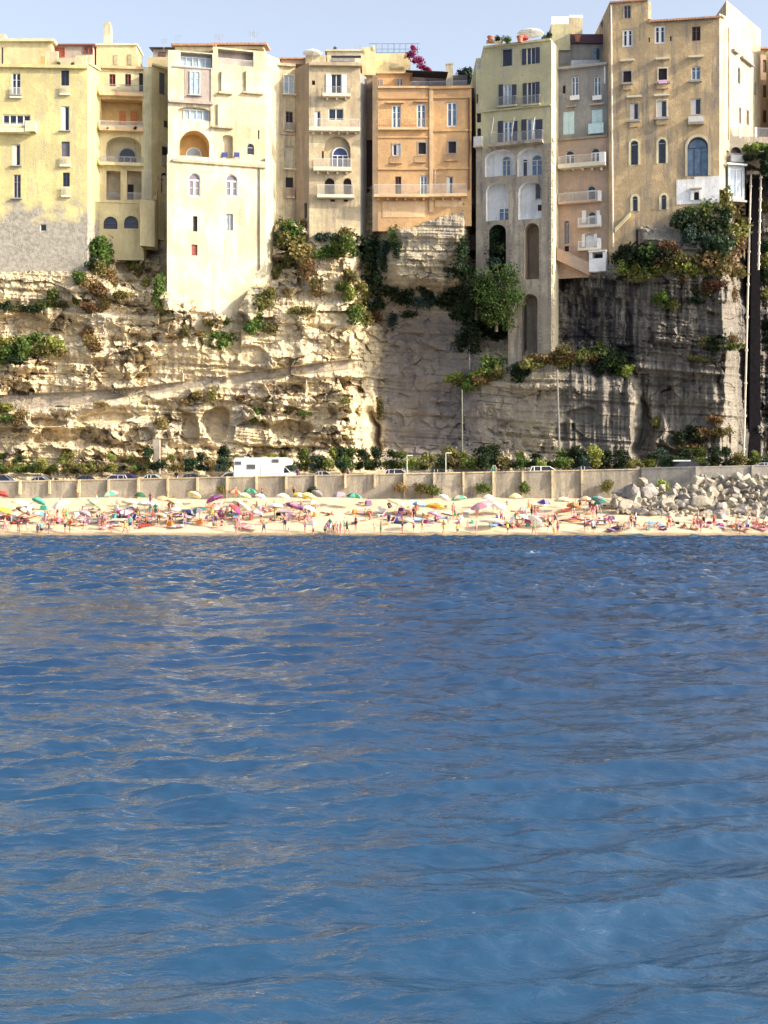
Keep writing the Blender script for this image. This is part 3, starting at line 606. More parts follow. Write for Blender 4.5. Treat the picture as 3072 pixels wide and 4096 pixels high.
m2 = MB(); P0 = g.P(0, 0); P1 = g.P(g.L, 0); zt = g.Z(265); m2.quad((P0[0], P0[1], zt), (P1[0], P1[1], zt), (P1[0], P1[1] + 12, zt), (P0[0], P0[1] + 12, zt)); m2.build('roof', CONC, b.r)
k = b.block(2280, 2436, 176, 265, 202, 5, P_GREY, roof=simple('dark_red_roof', (.07, .03, .05)), ov=.4, th=1.3); b.win(k, 2372, 192, 2398, 242, 'half', hole=False, fc=BLUEGLASS)
b.block(2284, 2400, 240, 265, 198.6, .1, METAL, 'roof_parapet'); b.block(2236, 2282, 170, 265, 201.5, 5, P_GREY)
# white bay and the stair
bb = b.slab(0, 2366, 2432, 1040, 1092, 1.6, P_VAULT, 'bay'); b.slab(0, 2366, 2378, 1014, 1040, 1.5, WHITE, 'bay_post', parent=bb); b.slab(0, 2420, 2432, 1014, 1040, 1.5, WHITE, 'bay_post', parent=bb); b.slab(0, 2364, 2434, 1008, 1014, 1.7, WHITE, 'bay_roof', parent=bb); b.win(0, 2380, 1018, 2418, 1040, 'dark', hole=False)
mb = MB(); ua, ub = g.U(2236), g.U(2366); za, zb = g.Z(1012, 2236), g.Z(1072, 2366)
mb.hexa([g.P(ua, za - 1.2, 1.4), g.P(ub, zb - 1.2, 1.4), g.P(ub, zb - 1.2, .02), g.P(ua, za - 1.2, .02), g.P(ua, za + .6, 1.4), g.P(ub, zb + .6, 1.4), g.P(ub, zb + .6, .02), g.P(ua, za + .6, .02)]); mb.build('stair', P_PEACH, b.r)

# ---- 8 ochre tower
b = Bld('palazzo', 'tallest ochre house at the right with big arched window and sunlit side wall', 'building',
        [(2436, 196.3), (2592, 195.1), (2878, 193.2), (2906, 194.6), (3042, 207)], [8, 76, 60, 60], [1060, 1060, 760, 640], [P_OCHRE, P_OCHRE, P_TSIDE, P_TSIDE], 13)
for (i, x0, y0, x1, y1, st, k) in [(0, 2496, 22, 2523, 73, 'leaf', dict(fc=simple('grey_frame', (.3, .29, .3)), sur=P_OCHRE)), (0, 2490, 116, 2532, 187, 'leaf', dict(fw=.24, sill=0)), (1, 2618, 102, 2662, 174, 'leaf', dict(fw=.24)),
        (1, 2768, 106, 2802, 163, 'leaf', dict(fc=BROWNSH, gc=DARK)), (0, 2493, 284, 2525, 328, 'dark', dict(hood=243, sur=GREYTRIM)), (1, 2634, 274, 2668, 325, 'dark', dict(hood=236, sur=CREAMW)),
        (1, 2766, 266, 2802, 318, 'leaf', dict(hood=228, gc=BLUEGLASS)), (0, 2520, 412, 2554, 478, 'half', dict(hood=388, sur=None, fc=PALERAIL)), (1, 2628, 402, 2667, 468, 'half', dict(hood=382, fc=PALERAIL, sur=CREAMW)),
        (1, 2763, 394, 2804, 458, 'half', dict(fc=PALERAIL, sur=None)), (0, 2522, 562, 2553, 660, 'frame', dict(arch=1, fc=GREYTRIM)), (1, 2633, 556, 2664, 654, 'frame', dict(arch=1, fc=GREYTRIM)),
        (1, 2750, 548, 2832, 704, 'multi', dict(arch=1, gc=BLUEGLASS, fc=simple('dark_blue_frame', (.05, .07, .1)), dep=.5, fw=.07)), (0, 2530, 785, 2551, 845, 'frame', dict(arch=.9, fc=GREYTRIM)), (1, 2645, 780, 2666, 839, 'frame', dict(arch=.9, fc=GREYTRIM)),
        (1, 2776, 768, 2796, 800, 'dark', dict(arch=1)), (1, 2594, 150, 2600, 168, 'dark', {}), (1, 2680, 145, 2686, 164, 'dark', {})]:
    b.win(i, x0, y0, x1, y1, st, **k)
def ring(i, x0, y0, x1, y1, mat, t=.28, d=.06):
    g, u0, u1, z0, z1 = b.rect(i, x0, y0, x1, y1); mb = MB(); r = (u1 - u0) / 2; c = (u0 + u1) / 2; zc = z1 - r
    pts = [(u1, z0)] + [(c + r * math.cos(math.pi * k / 12), zc + r * math.sin(math.pi * k / 12)) for k in range(13)] + [(u0, z0)]
    out = [(u1 + t, z0)] + [(c + (r + t) * math.cos(math.pi * k / 12), zc + (r + t) * math.sin(math.pi * k / 12)) for k in range(13)] + [(u0 - t, z0)]
    for k in range(len(pts) - 1):
        a, e = pts[k], pts[k + 1]; p, q = out[k], out[k + 1]
        mb.quad(g.P(*a, d), g.P(*p, d), g.P(*q, d), g.P(*e, d)); mb.quad(g.P(*p, d), g.P(*p, 0), g.P(*q, 0), g.P(*q, d)); mb.quad(g.P(*a, 0), g.P(*a, d), g.P(*e, d), g.P(*e, 0))
    mb.build('arch_surround', mat, b.r)
ring(0, 2522, 562, 2553, 660, P_YELS, .25); ring(1, 2633, 556, 2664, 654, P_YELS, .25); ring(1, 2750, 548, 2832, 704, P_SIDE, .35, .12); ring(0, 2530, 785, 2551, 845, P_YELS, .3); ring(1, 2645, 780, 2666, 839, P_YELS, .3)
for (i, x0, x1, y) in ((0, 2486, 2532, 334), (1, 2620, 2680, 330), (0, 2508, 2560, 484), (1, 2618, 2674, 474)): b.slab(i, x0, x1, y, y + 6, .5, GREYTRIM, 'sill'); b.slab(i, x0 + 6, x1 - 6, y + 6, y + 26, .28, P_OCHRE, 'bracket')
b.slab(1, 2756, 2808, 322, 330, .5, GREYTRIM, 'sill'); b.balc(1, 2752, 2814, 470, 492, 502, .8, PALERAIL, P_STONE, solid=True)
b.slab(1, 2706, 2876, 712, 812, .07, P_VAULT, 'whitewashed_panel') if False else None
g = b.segs[1]; mb = MB(); pts = [(2706, 812), (2706, 745), (2720, 716), (2742, 710), (2842, 710), (2876, 694), (2876, 812)]
# whitewashed patch with the niche window left out
nb = [(2706, 745, 2776), (2796, 710, 2876)]
for xa, ya, xb in ((2706, 716, 2776), (2796, 708, 2877)): g.box(mb, g.U(xa), g.U(xb), g.Z(815, 2790), g.Z(ya, 2790), 0, .06)
g.box(mb, g.U(2776), g.U(2796), g.Z(768, 2790), g.Z(708, 2790), 0, .06); g.box(mb, g.U(2776), g.U(2796), g.Z(815, 2790), g.Z(800, 2790), 0, .06); mb.build('whitewashed_panel', P_VAULT, b.r)
b.slab(1, 2762, 2776, 764, 802, .12, WHITE, 'shutter', d0=.06); b.slab(1, 2796, 2806, 764, 802, .12, WHITE, 'shutter', d0=.06); b.slab(1, 2760, 2808, 752, 757, .6, CREAMW, 'hood', d0=.06)
g0 = b.segs[0]; mb = MB(); ua, ub = g0.U(2460), g0.U(2522); za, zb = g0.Z(915, 2460), g0.Z(852, 2522)
mb.hexa([g0.P(ua, za - .5, .6), g0.P(ub, zb - .5, .6), g0.P(ub, zb - .5, 0), g0.P(ua, za - .5, 0), g0.P(ua, za, .6), g0.P(ub, zb, .6), g0.P(ub, zb, 0), g0.P(ua, za, 0)]); mb.build('sloping_ledge', P_YELS, b.r)
b.win(0, 2544, 916, 2553, 985, 'dark', hole=False)
b.pipe(0, 2444, 20, 990, PIPEW, .13, 2452); b.pipe(3, 2912, 110, 560, P_SIDE, .1)
b.band(0, 2438, 2592, 3, 9, .35, TILE); 
g3 = b.segs[3]
for (x0, y0, x1, y1) in ((2950, 270, 2962, 335), (2956, 430, 2966, 495), (2985, 440, 2996, 500), (3018, 330, 3026, 380)): b.win(3, x0, y0, x1, y1, 'leaf', fc=GREYTRIM)
b.slab(3, 2925, 2945, 204, 212, .5, P_GREY, 'ledge'); b.slab(3, 2960, 2985, 236, 244, .5, P_GREY, 'ledge'); b.slab(3, 2985, 3005, 256, 262, .5, P_GREY, 'ledge')
b.finish()
# tile roof behind the tower, hipped
g = b.segs[1]; mb = MB(); z = g.Z(76); e = [g.P(-.0, z, .5), g.P(g.L + .3, z, .5)]
A = Vector(e[0]); Bq = Vector(e[1]); mb.quad(A, Bq, (Bq.x - 1.5, Bq.y + 5, z + 1.3), (A.x + 1, A.y + 6, z + 2.0)); mb.quad((A.x, A.y, z - .25), (Bq.x, Bq.y, z - .25), Bq, A)
mb.quad(Bq, (Bq.x + 6, Bq.y + 12, z), (Bq.x - 1.5, Bq.y + 5, z + 1.3)); mb.quad(A, (A.x + 1, A.y + 6, z + 2.0), (A.x, A.y + 6, z + 2.6)); mb.build('roof', TILE, b.r)
pk = b.block(2592, 2604, 8, 76, 196.5, 4, P_SIDE, 'tower_return')
cloth = MB(); gg = b.segs[1]; gg.box(cloth, gg.U(2634), gg.U(2668), gg.Z(338, 2650), gg.Z(324, 2650), .51, .56); tag(cloth.build('hanging_cloth', simple('pink_cloth', (.7, .45, .6), .9)), 'pale pink cloth hanging over a sill in the middle of the ochre tower', 'cloth')

# ---- right edge: houses behind, terrace, glass lift cabin
b = Bld('house', 'orange house far behind at the right edge beyond the ochre tower', 'building', [(3038, 214), (3500, 216)], [205], [640], [P_PEACH], 10)
for x in (3052, 3110, 3200, 3300):
    for y in (240, 340, 440): b.win(0, x, y, x + 20, y + 50, 'shut', sc=BROWNSH)
b.band(0, 3030, 3500, 200, 207, .6, TILE); b.finish()
b = Bld('house', 'cream house beyond the right edge beside the terrace', 'building', [(3125, 203), (3420, 205)], [150], [640], [P_WYEL], 8)
for x in (3150, 3230, 3310):
    for y in (200, 300, 400, 490): b.win(0, x, y, x + 24, y + 56, 'leaf', sill=1)
b.band(0, 3115, 3430, 144, 152, .6, TILE); b.finish()
b = Bld('terrace', 'stone terrace with white posts and red flowers right of the ochre tower', 'terrace', [(2900, 195.5), (3500, 198)], [552], [660], [P_STONE], 14)
for x in (2905, 2962, 3024, 3085, 3150, 3220, 3300): b.slab(0, x - 4, x + 4, 508, 552, -.3, WHITE, 'post')
b.rail(0, 2905, 3300, 512, 552, -.1, METAL, sides=False); b.win(0, 2924, 588, 2966, 612, 'dark', .9); b.slab(0, 2920, 2972, 622, 650, .5, WHITE, 'parapet'); b.finish()
b = Bld('lift_cabin', 'white-framed glass lift cabin hanging beside the top of the dark gully', 'cabin', [(2912, 194.2), (2978, 195)], [662], [800], [simple('cabin_grey', (.25, .3, .32), .4)], 2.5)
b.win(0, 2918, 676, 2972, 790, 'multi', fw=.1, gc=PALEGLASS, dep=.15); b.band(0, 2904, 2984, 655, 662, .4, WHITE, 'roof'); b.slab(0, 2908, 2984, 800, 808, .3, GREYTRIM, 'floor_slab'); b.finish()
mb = MB(); a = W(3018, 690, 199); c = W(3018, 1890, 199)
# ------------------------------------------------------------------ cliff: one displaced sheet
COLS = [-900, 0, 200, 350, 480, 560, 680, 850, 1000, 1150, 1300, 1400, 1460, 1520, 1600, 1750, 1880, 1960, 2100, 2230, 2400, 2530, 2570, 2750, 2900, 2950, 2990, 3080, 3900]
ROWS = [700, 800, 950, 1100, 1200, 1300, 1450, 1550, 1650, 1750, 1880, 1930]
TAB = [
 [198,199.5,200,201,204,204,202,203,204,206,205,205,207,206,206,206,207,207,207,207,202,200,199,198,199,204,208,209,207],
 [196,198.5,199,200,203,203,201,202,203,205,204,204,206,204,204,203,204,206,206,206,200,198,197,196,196,203,207,208,206],
 [195,198.5,199,200,199.5,200,201,202,203,201.5,201,201,205,202.5,200.2,200,204.5,206,206,206,200,198,194.2,193,192.8,203,207,208,206],
 [193,195.5,195.8,195,198.5,198,200.5,202,201,199.5,199,199.5,204,203,200,200,206,206,206,204,196.6,195,194,192.5,192,202,207,208,205],
 [192,194.5,195,194.5,196,197,197.6,199.5,199,198.5,198.5,199,203.5,205,204.5,204.5,206.5,206,205,202,199,196,194.5,192.5,191.6,201,206,207,205],
 [191,193,194.5,194,195.5,196,195.5,196,197,197,197.5,198,202.5,204,203.5,203,204.5,205,204,202,199.5,196.5,194.5,193,191.3,200,205,206,204],
 [191,192.5,193.8,193.5,194.8,195.5,195.2,195.5,196,196,196.5,198,201.5,203,202.5,201.5,201.5,200,197.5,196,198,197,195,193,191.3,199,205,206,204],
 [190,192,193.2,193,194,194.8,195.2,195,195.5,195.5,196,197.5,200.5,202,201.5,200.5,199,197.5,195.5,194.5,193.2,192.3,197,194,191.8,199,205,206,204],
 [189.5,191,192,192,193,193.5,194,194.2,194.5,194.5,195,195.5,196.5,200.5,201,200,198.5,197,195,194,193,192,197,194.5,192.3,198,204,205,203],
 [189,190.5,191,191,192,192.5,193,193,193.5,193.8,194,194.5,195.5,200,200.5,199.5,198,196.5,194.5,193.5,192.5,192,196,194,192.5,198,204,205,203],
 [187,188.5,189,189,190,190.5,191,191.2,191.5,192,192,192.5,194,197,198,197,196,194.5,192.5,191.5,190.5,190.5,194,192,191,196,203,204,202],
 [186]*29]
TAB = np.array(TAB, float)
def setr(row, d):
    j = ROWS.index(row)
    for c, v in d.items(): TAB[j, COLS.index(c)] = v
TAB = np.insert(TAB, COLS.index(1880), TAB[:, COLS.index(1750)], axis=1); COLS.insert(COLS.index(1880), 1845)
TAB = np.insert(TAB, 2, (TAB[1] + TAB[2]) / 2, axis=0); ROWS.insert(2, 870)
setr(800, {1750: 202.5, 1845: 201.2}); setr(870, {1600: 202, 1750: 200.3, 1845: 199.7, 1880: 205}); setr(950, {480: 203.5, 560: 203.5, 1520: 203, 1600: 199.8, 1750: 199.5, 1845: 199.8, 1880: 206})
setr(1100, {480: 198.5, 560: 199, 680: 199, 850: 202, 1845: 201}); setr(1200, {680: 193.6, 850: 199.5, 1000: 196.5, 1845: 205.5}); setr(1300, {680: 193.6, 850: 194.6, 1460: 204, 1520: 207, 1600: 206.7, 1750: 205, 1845: 204, 1880: 203.5})
setr(1450, {1520: 206.5, 1600: 206, 1750: 203.8, 1845: 202.3, 1880: 201.3}); setr(1550, {1460: 202, 1520: 205.5, 1600: 205, 1750: 202.6, 1845: 201, 1880: 200, 1960: 199, 2100: 197.3}); setr(1650, {1520: 204, 1600: 204, 1750: 201.8, 1845: 200, 1880: 199.3, 1960: 198.5, 2100: 196.8}); setr(1750, {1520: 203, 1600: 203, 1750: 201, 1845: 199.5, 1880: 199, 1960: 198, 2100: 196})
def table(px, py):
    i = np.clip(np.searchsorted(COLS, px) - 1, 0, len(COLS) - 2); j = np.clip(np.searchsorted(ROWS, py) - 1, 0, len(ROWS) - 2)
    c = np.array(COLS, float); r = np.array(ROWS, float)
    fx = np.clip((px - c[i]) / (c[i + 1] - c[i]), 0, 1); fy = np.clip((py - r[j]) / (r[j + 1] - r[j]), 0, 1); fy = fy * fy * (3 - 2 * fy)
    return (TAB[j, i] * (1 - fx) + TAB[j, i + 1] * fx) * (1 - fy) + (TAB[j + 1, i] * (1 - fx) + TAB[j + 1, i + 1] * fx) * fy
def sst(a, b, x): t = np.clip((x - a) / (b - a), 0, 1); return t * t * (3 - 2 * t)
px1 = np.concatenate([np.arange(-900, -40, 14), np.arange(-40, 3120, 3.4), np.arange(3120, 3900, 14)]); py1 = np.arange(1932, 700, -3.3)
PX, PY = np.meshgrid(px1, py1)
wx = PX + 26 * fbm(PX / 90, PY / 90, 3, 5); wy = PY + 22 * fbm(PX / 120, PY / 60, 3, 9)
base = table(wx, wy)
mx = (PX - CX) / 28.7; mz = -PY / 28.7                                # metres
SM = sst(1490, 1560, PX + 30 * fbm(PX / 60, PY / 60, 2, 3)) * (1 - sst(1880, 1990, PX)) * sst(1220, 1290, PY) * (1 - .5 * sst(1800, 1880, PY))   # smooth cut face
RGH = sst(1500, 1430, PX) * .9 + .5 + .15 * sst(2500, 2700, PX)
RGH = RGH * (1 - .6 * SM) * (.3 + .95 * sst(.36, .66, vnoise(mx / 5 + 3, mz / 3.2, 301) * .65 + vnoise(mx / 1.9, mz / 1.4, 302) * .35))
big = fbm(mx / 7, mz / 6, 3, 21); med = 1 - 2 * np.abs(fbm(mx / 2.6, mz / 2.2, 4, 33)); fine = fbm(mx / .8, mz / .7, 4, 41)
cell = fbm(mx / 1.4 + 2 * fine * .2, mz / 2.6, 3, 55); blk = np.round(fbm(mx / 2.2, mz / 1.3, 3, 61) * 6) / 6
flu = fbm(mx / .9, mz / 9, 3, 71)
dip = mz + .06 * mx + .5 * fbm(mx / 12, mz / 12, 2, 81)
st1 = fbm(dip * .55, mx * .015, 4, 91, .6); st1 = np.tanh(st1 * 6) * .5
def vor(x, y, seed):
    # fracture blocks: every cell is its own tilted plane
    xi = np.floor(x); yi = np.floor(y); best = np.full(x.shape, 9.0); out = np.zeros(x.shape)
    def h(a, b, s):
        n = (a.astype(np.int64) * 374761393 + b.astype(np.int64) * 668265263 + (seed + s) * 1442695041) & 0xffffffff; n = ((n ^ (n >> 13)) * 1274126177) & 0xffffffff
        return ((n ^ (n >> 16)) & 0xffff) / 65535.0
    for a in (-1, 0, 1):
        for b in (-1, 0, 1):
            cx_, cy_ = xi + a, yi + b; dx = x - cx_ - h(cx_, cy_, 1); dy = y - cy_ - h(cx_, cy_, 2); d2 = dx * dx + dy * dy; m = d2 < best
            v = (h(cx_, cy_, 3) - .5) + dx * (h(cx_, cy_, 4) - .5) * 2.6 + dy * (h(cx_, cy_, 5) - .5) * 1.8; out = np.where(m, v, out); best = np.minimum(best, d2)
    return out
wmx, wmz = mx + .35 * fbm(mx / 1.3, mz / 1.3, 3, 201), mz + .06 * mx + .3 * fbm(mx / 1.5, mz / 1.5, 3, 202)
V1 = vor(wmx / 5.5, wmz / 2.2, 5); V2 = vor(wmx / 1.5, wmz / 1.15, 6); V3 = vor(wmx / .62, wmz / .55, 7)
rid = 1 - 2 * np.abs(fbm(mx / 1.1 + .6 * fine, mz / 1.7, 4, 133)); vcr = np.abs(fbm(mx / 1.8, mz / 6, 3, 143)); vcr = -np.clip(.10 - vcr, 0, 1) * 9
D = RGH * (big * 1.2 + (med - .5) * .2 + (rid - .5) * .12 + fine * .35 + V1 * 1.5 + V2 * .8 + V3 * .34 + st1 * .55 + flu * .2 + vcr * .25)
DAMP = 1 - .85 * sst(1010, 950, PY) * sst(380, 400, PX) * sst(640, 620, PX); D = D * DAMP
DAMP2 = 1 - .7 * np.exp(-((PY - 1180) / 50) ** 2) * sst(640, 680, PX) * sst(1080, 1040, PX); D = D * DAMP2
st2 = np.tanh(fbm(dip * 1.1, mx * .03, 3, 97, .6) * 7) * .5; D = D + .42 * st2 * (1 - .4 * SM) + .5 * st1 * (1 - .3 * SM) + .22 * V2 * SM
D = D + flu * (.25 + 1.1 * sst(2230, 2300, PX) * sst(1080, 1130, PY)) * (1 - .7 * SM)
D = D * (1 - .0)
def poly(px, pts): return np.interp(px, [p[0] for p in pts], [p[1] for p in pts])
# long smooth cut bands with a lit ledge beneath
t1 = poly(PX, [(-900, 1640), (0, 1580), (300, 1565), (560, 1545), (800, 1515), (920, 1500)]); b1 = poly(PX, [(-900, 1700), (0, 1648), (300, 1622), (600, 1578), (920, 1536)])
m1 = sst(0, 6, PY - t1) * sst(0, 6, b1 - PY) * (1 - sst(880, 930, PX))
t2 = poly(PX, [(900, 1500), (1340, 1440), (1700, 1420)]); b2 = poly(PX, [(900, 1538), (1150, 1510), (1400, 1478), (1700, 1450)])
m2_ = sst(0, 6, PY - t2) * sst(0, 6, b2 - PY) * sst(895, 925, PX) * (1 - sst(1380, 1480, PX))
mb_ = np.maximum(m1, m2_); D = D * (1 - .85 * mb_) - 1.0 * mb_
led = np.maximum(sst(26, 4, np.abs(PY - b1 - 14)) * (1 - sst(880, 960, PX)), sst(22, 4, np.abs(PY - b2 - 12)) * sst(900, 1000, PX) * (1 - sst(1400, 1480, PX)))
D = D * (1 - .5 * led) + .9 * led
hol = 0
for (cx, cy, rx, ry, dp) in [(760, 1715, 42, 60, 2.6), (868, 1690, 45, 70, 2.8), (1165, 1715, 95, 34, 2.6), (190, 1690, 80, 22, 1.4), (420, 1675, 110, 22, 1.6), (260, 1755, 120, 26, 1.8), (560, 1740, 60, 30, 1.6),
        (950, 1290, 55, 40, 2.0), (80, 1310, 120, 60, 1.4), (300, 1340, 60, 60, 1.2), (930, 1360, 40, 70, 1.6), (1480, 1760, 40, 120, 3.5), (620, 1010, 40, 60, 2.5), (500, 1020, 45, 60, 2.5), (2560, 1700, 30, 110, 1.5), (2330, 1660, 60, 30, 1.0), (1010, 1420, 60, 30, 1.2)]:
    e = ((wx - cx) / rx) ** 2 + ((wy - cy) / ry) ** 2; k = sst(1.25, .75, e); D = D * (1 - .6 * k) - dp * k
for (cx, cy, rx, ry, dp) in [(2640, 1720, 30, 75, 2.6), (1400, 1600, 60, 70, 1.2), (1440, 1300, 40, 60, 1.0)]:
    e = ((wx - cx) / rx) ** 2 + ((wy - cy) / ry) ** 2; D = D + dp * sst(1.2, .1, e)
# smoother quarried face and the tidy band just under the houses
YC = base - D
BL = poly(PX, [(-900, 1090), (350, 1085), (395, 1000), (560, 955), (620, 990), (668, 1140), (840, 1150), (868, 1255), (945, 1262), (1000, 1140), (1085, 1055), (1100, 905), (1180, 890), (1235, 915), (1440, 915), (1640, 912), (1800, 852), (1886, 792)])
FL = poly(PX, [(-900, 188.3), (0, 196), (350, 196.7), (398, 200.2), (560, 200.9), (575, 198.9), (618, 199.5), (640, 203), (667, 203), (669, 195.2), (1062, 199.6), (1118, 203.6), (1180, 204.2), (1236, 201.2), (1440, 201.6), (1490, 201.2), (1886, 200.5)])
inb = (PY < BL + 9 * fbm(PX / 14, PY / 14, 3, 401)) & (PX < 1886); YC = np.where(inb, np.maximum(YC, FL + .7), YC)      # the rock stays behind the house fronts
def lookup(px, py):
    i = int(np.clip(np.searchsorted(px1, px), 1, len(px1) - 1)); j = int(np.clip((1932 - py) / 3.3, 0, len(py1) - 1)); return float(YC[j, i])
XC = (PX - CX) / F0 * YC; ZC = CH + (HY - PY) / F0 * YC
def rockmat():
    m, nt, b = nm('limestone'); p = pos(nt)
    at = nt.nodes.new('ShaderNodeAttribute'); at.attribute_name = 'zone'; sp = nt.nodes.new('ShaderNodeSeparateColor'); nt.links.new(at.outputs['Color'], sp.inputs[0])
    n1 = noise(nt, .16, p, 5, .6, .6); n2 = noise(nt, 1.1, p, 6, .65); n3 = noise(nt, 1.0, mapping(nt, p, (.12, .12, 1.3)), 6, .7)
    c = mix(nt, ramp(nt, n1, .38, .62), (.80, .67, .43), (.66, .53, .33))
    c = mix(nt, math_(nt, 'MULTIPLY', ramp(nt, n2, .5, .68), .6), c, (.34, .30, .28))
    c = mix(nt, math_(nt, 'MULTIPLY', ramp(nt, n3, .57, .75), .5), c, (.40, .33, .24))
    n5 = noise(nt, .45, p, 6, .7, .3); c = mix(nt, math_(nt, 'MULTIPLY', ramp(nt, n5, .56, .7), .55), c, (.28, .26, .13))
    gw = noise(nt, .28, p, 7, .68, .6); c = mix(nt, math_(nt, 'MULTIPLY', ramp(nt, gw, .5, .62), .6), c, (.36, .33, .31))  # grey weathering patches, also painted in for shaded zones of the lit face
    gr = mix(nt, ramp(nt, n2, .35, .65), (.16, .155, .15), (.25, .235, .215)); c = mix(nt, sp.outputs[0], c, gr)           # weathered grey, with the shade of the right half put into the colour
    sk = noise(nt, 1.0, mapping(nt, p, (1.0, 1.0, .07)), 5, .7); dk = math_(nt, 'MULTIPLY', sp.outputs[1], ramp(nt, sk, .36, .54)); c = mix(nt, dk, c, (.04, .04, .045))   # black water streaks that also paint in the shade of recess and gully
    tn = mix(nt, ramp(nt, noise(nt, .35, p, 6, .65, .5), .35, .65), (.27, .245, .215), (.155, .145, .155)); c = mix(nt, math_(nt, 'MULTIPLY', sp.outputs[2], .85), c, tn); crk = noise(nt, .7, mapping(nt, p, (.5, .5, 1.2)), 8, .75, 1.2); c = mix(nt, math_(nt, 'MULTIPLY', ramp(nt, math_(nt, 'ABSOLUTE', math_(nt, 'SUBTRACT', crk, .5)), .016, .0), .6), c, (.09, .08, .075))  # darker tone puts the shade of the smooth wall and cut bands into the colour
    nt.links.new(c, b.inputs['Base Color']); b.inputs['Roughness'].default_value = .95; b.inputs['Specular IOR Level'].default_value = .2
    h = math_(nt, 'ADD', noise(nt, 2.2, p, 8, .72), math_(nt, 'MULTIPLY', noise(nt, .9, mapping(nt, p, (.4, .4, 2.2)), 6, .7), .8)); bump(nt, h, b, .8, .35)
    return m
ROCK = rockmat()
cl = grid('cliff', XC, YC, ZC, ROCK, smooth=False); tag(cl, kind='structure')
zone = np.zeros(PX.shape + (4,), np.float32); zone[..., 3] = 1
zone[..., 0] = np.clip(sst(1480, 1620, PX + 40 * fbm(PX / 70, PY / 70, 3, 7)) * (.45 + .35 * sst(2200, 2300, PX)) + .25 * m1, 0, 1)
zone[..., 1] = np.clip(sst(2220, 2250, PX) * (1 - sst(2500, 2620, PX) * .55) * sst(1075, 1110, PY) * (1 - sst(1420, 1600, PY) * .6) + .7 * sst(2940, 2975, PX) + .75 * sst(1640, 1700, PX) * (1 - sst(1850, 1900, PX)) * sst(1480, 1560, PY), 0, 1)
zone[..., 2] = np.clip(SM + mb_ * .6, 0, 1)
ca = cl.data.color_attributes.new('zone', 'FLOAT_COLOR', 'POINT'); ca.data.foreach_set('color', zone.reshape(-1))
# the land the houses stand on, and the ground beyond
EARTH = simple('dry_earth', (.2, .17, .11), .95, .25, scale=.4)
mb = MB(); mb.quad((-600, 206, 30), (600, 206, 30), (600, 900, 30), (-600, 900, 30)); tag(mb.build('hilltop', EARTH), kind='structure')
XL, YL = np.meshgrid(np.linspace(-400, 400, 80), np.linspace(184, 212, 12)); tag(grid('slope', XL, YL, 5.2 + (XL + 48) * .019 - .5 + (YL - 184) * .1, EARTH, flip=False), kind='structure')

# ------------------------------------------------------------------ road, sea wall, beach
def walltop(x): return 6.1 + (np.clip(x, -70, 70) + 48) * .0195
RX, RY = np.meshgrid(np.linspace(-90, 90, 120), np.linspace(175.5, 185, 8))
ASPH = simple('asphalt', (.09, .088, .085), .9, .25, scale=.8); PAVE = simple('pale_pavement', (.34, .31, .27), .9, .2)
tag(grid('road', RX, RY, walltop(RX) - .95, ASPH), kind='structure')
RX, RY = np.meshgrid(np.linspace(-90, 90, 120), np.linspace(175.35, 177.0, 3)); tag(grid('pavement', RX, RY, walltop(RX) - .82, PAVE), kind='structure')
SEAW = plaster('sea_wall_render', (.39, .34, .26), (.33, .29, .23), (.18, .16, .14), amt=.9)
SEAG = plaster('grey_sea_wall', (.36, .33, .29), (.3, .28, .25), (.2, .19, .17), amt=.7)
def xat(px, Y): return (px - CX) / F0 * Y
sw = empty('sea_wall', (0, 175, 2), 'long tan sea wall with evenly spaced buttresses at the back of the beach', 'wall')
mb = MB(); cap = MB(); xs = np.linspace(xat(-700, 175), xat(2600, 175), 60)
for i in range(59):
    a, c = xs[i], xs[i + 1]; za, zc = walltop(a), walltop(c)
    mb.hexa([(a, 174.9, 1.5), (c, 174.9, 1.5), (c, 175.3, 1.5), (a, 175.3, 1.5), (a, 174.98, za - .12), (c, 174.98, zc - .12), (c, 175.3, zc - .12), (a, 175.3, za - .12)])
    cap.hexa([(a, 174.88, za - .12), (c, 174.88, zc - .12), (c, 175.4, zc - .12), (a, 175.4, za - .12), (a, 174.88, za + .02), (c, 174.88, zc + .02), (c, 175.4, zc + .02), (a, 175.4, za + .02)])
mb.build('wall', SEAW, sw); cap.build('coping', P_BEIGE, sw)
px = -630
while px < 2440:
    x = xat(px, 174.7); z = walltop(x); m = MB(); m.hexa([(x - .13, 174.45, z - 1.7), (x + .13, 174.45, z - 1.7), (x + .13, 174.95, z - 1.7), (x - .13, 174.95, z - 1.7), (x - .13, 174.6, z + .04), (x + .13, 174.6, z + .04), (x + .13, 174.87, z + .04), (x - .13, 174.87, z + .04)])
    if rnd.random() < .6: m.hexa([(x - .1, 174.7, 1.8), (x + .1, 174.7, 1.8), (x + .1, 174.9, 1.8), (x - .1, 174.9, 1.8), (x - .1, 174.7, z - 1.7), (x + .1, 174.7, z - 1.7), (x + .1, 174.9, z - 1.7), (x - .1, 174.9, z - 1.7)])
    m.build('buttress', P_BEIGE, sw); px += 118.3
sg = empty('sea_wall', (40, 174, 2), 'grey sea wall standing above the boulders at the right', 'wall'); mb = MB(); cap = MB()
pts = [(2566, 174.6), (2790, 173.2), (3072, 173.2), (3700, 173.6)]
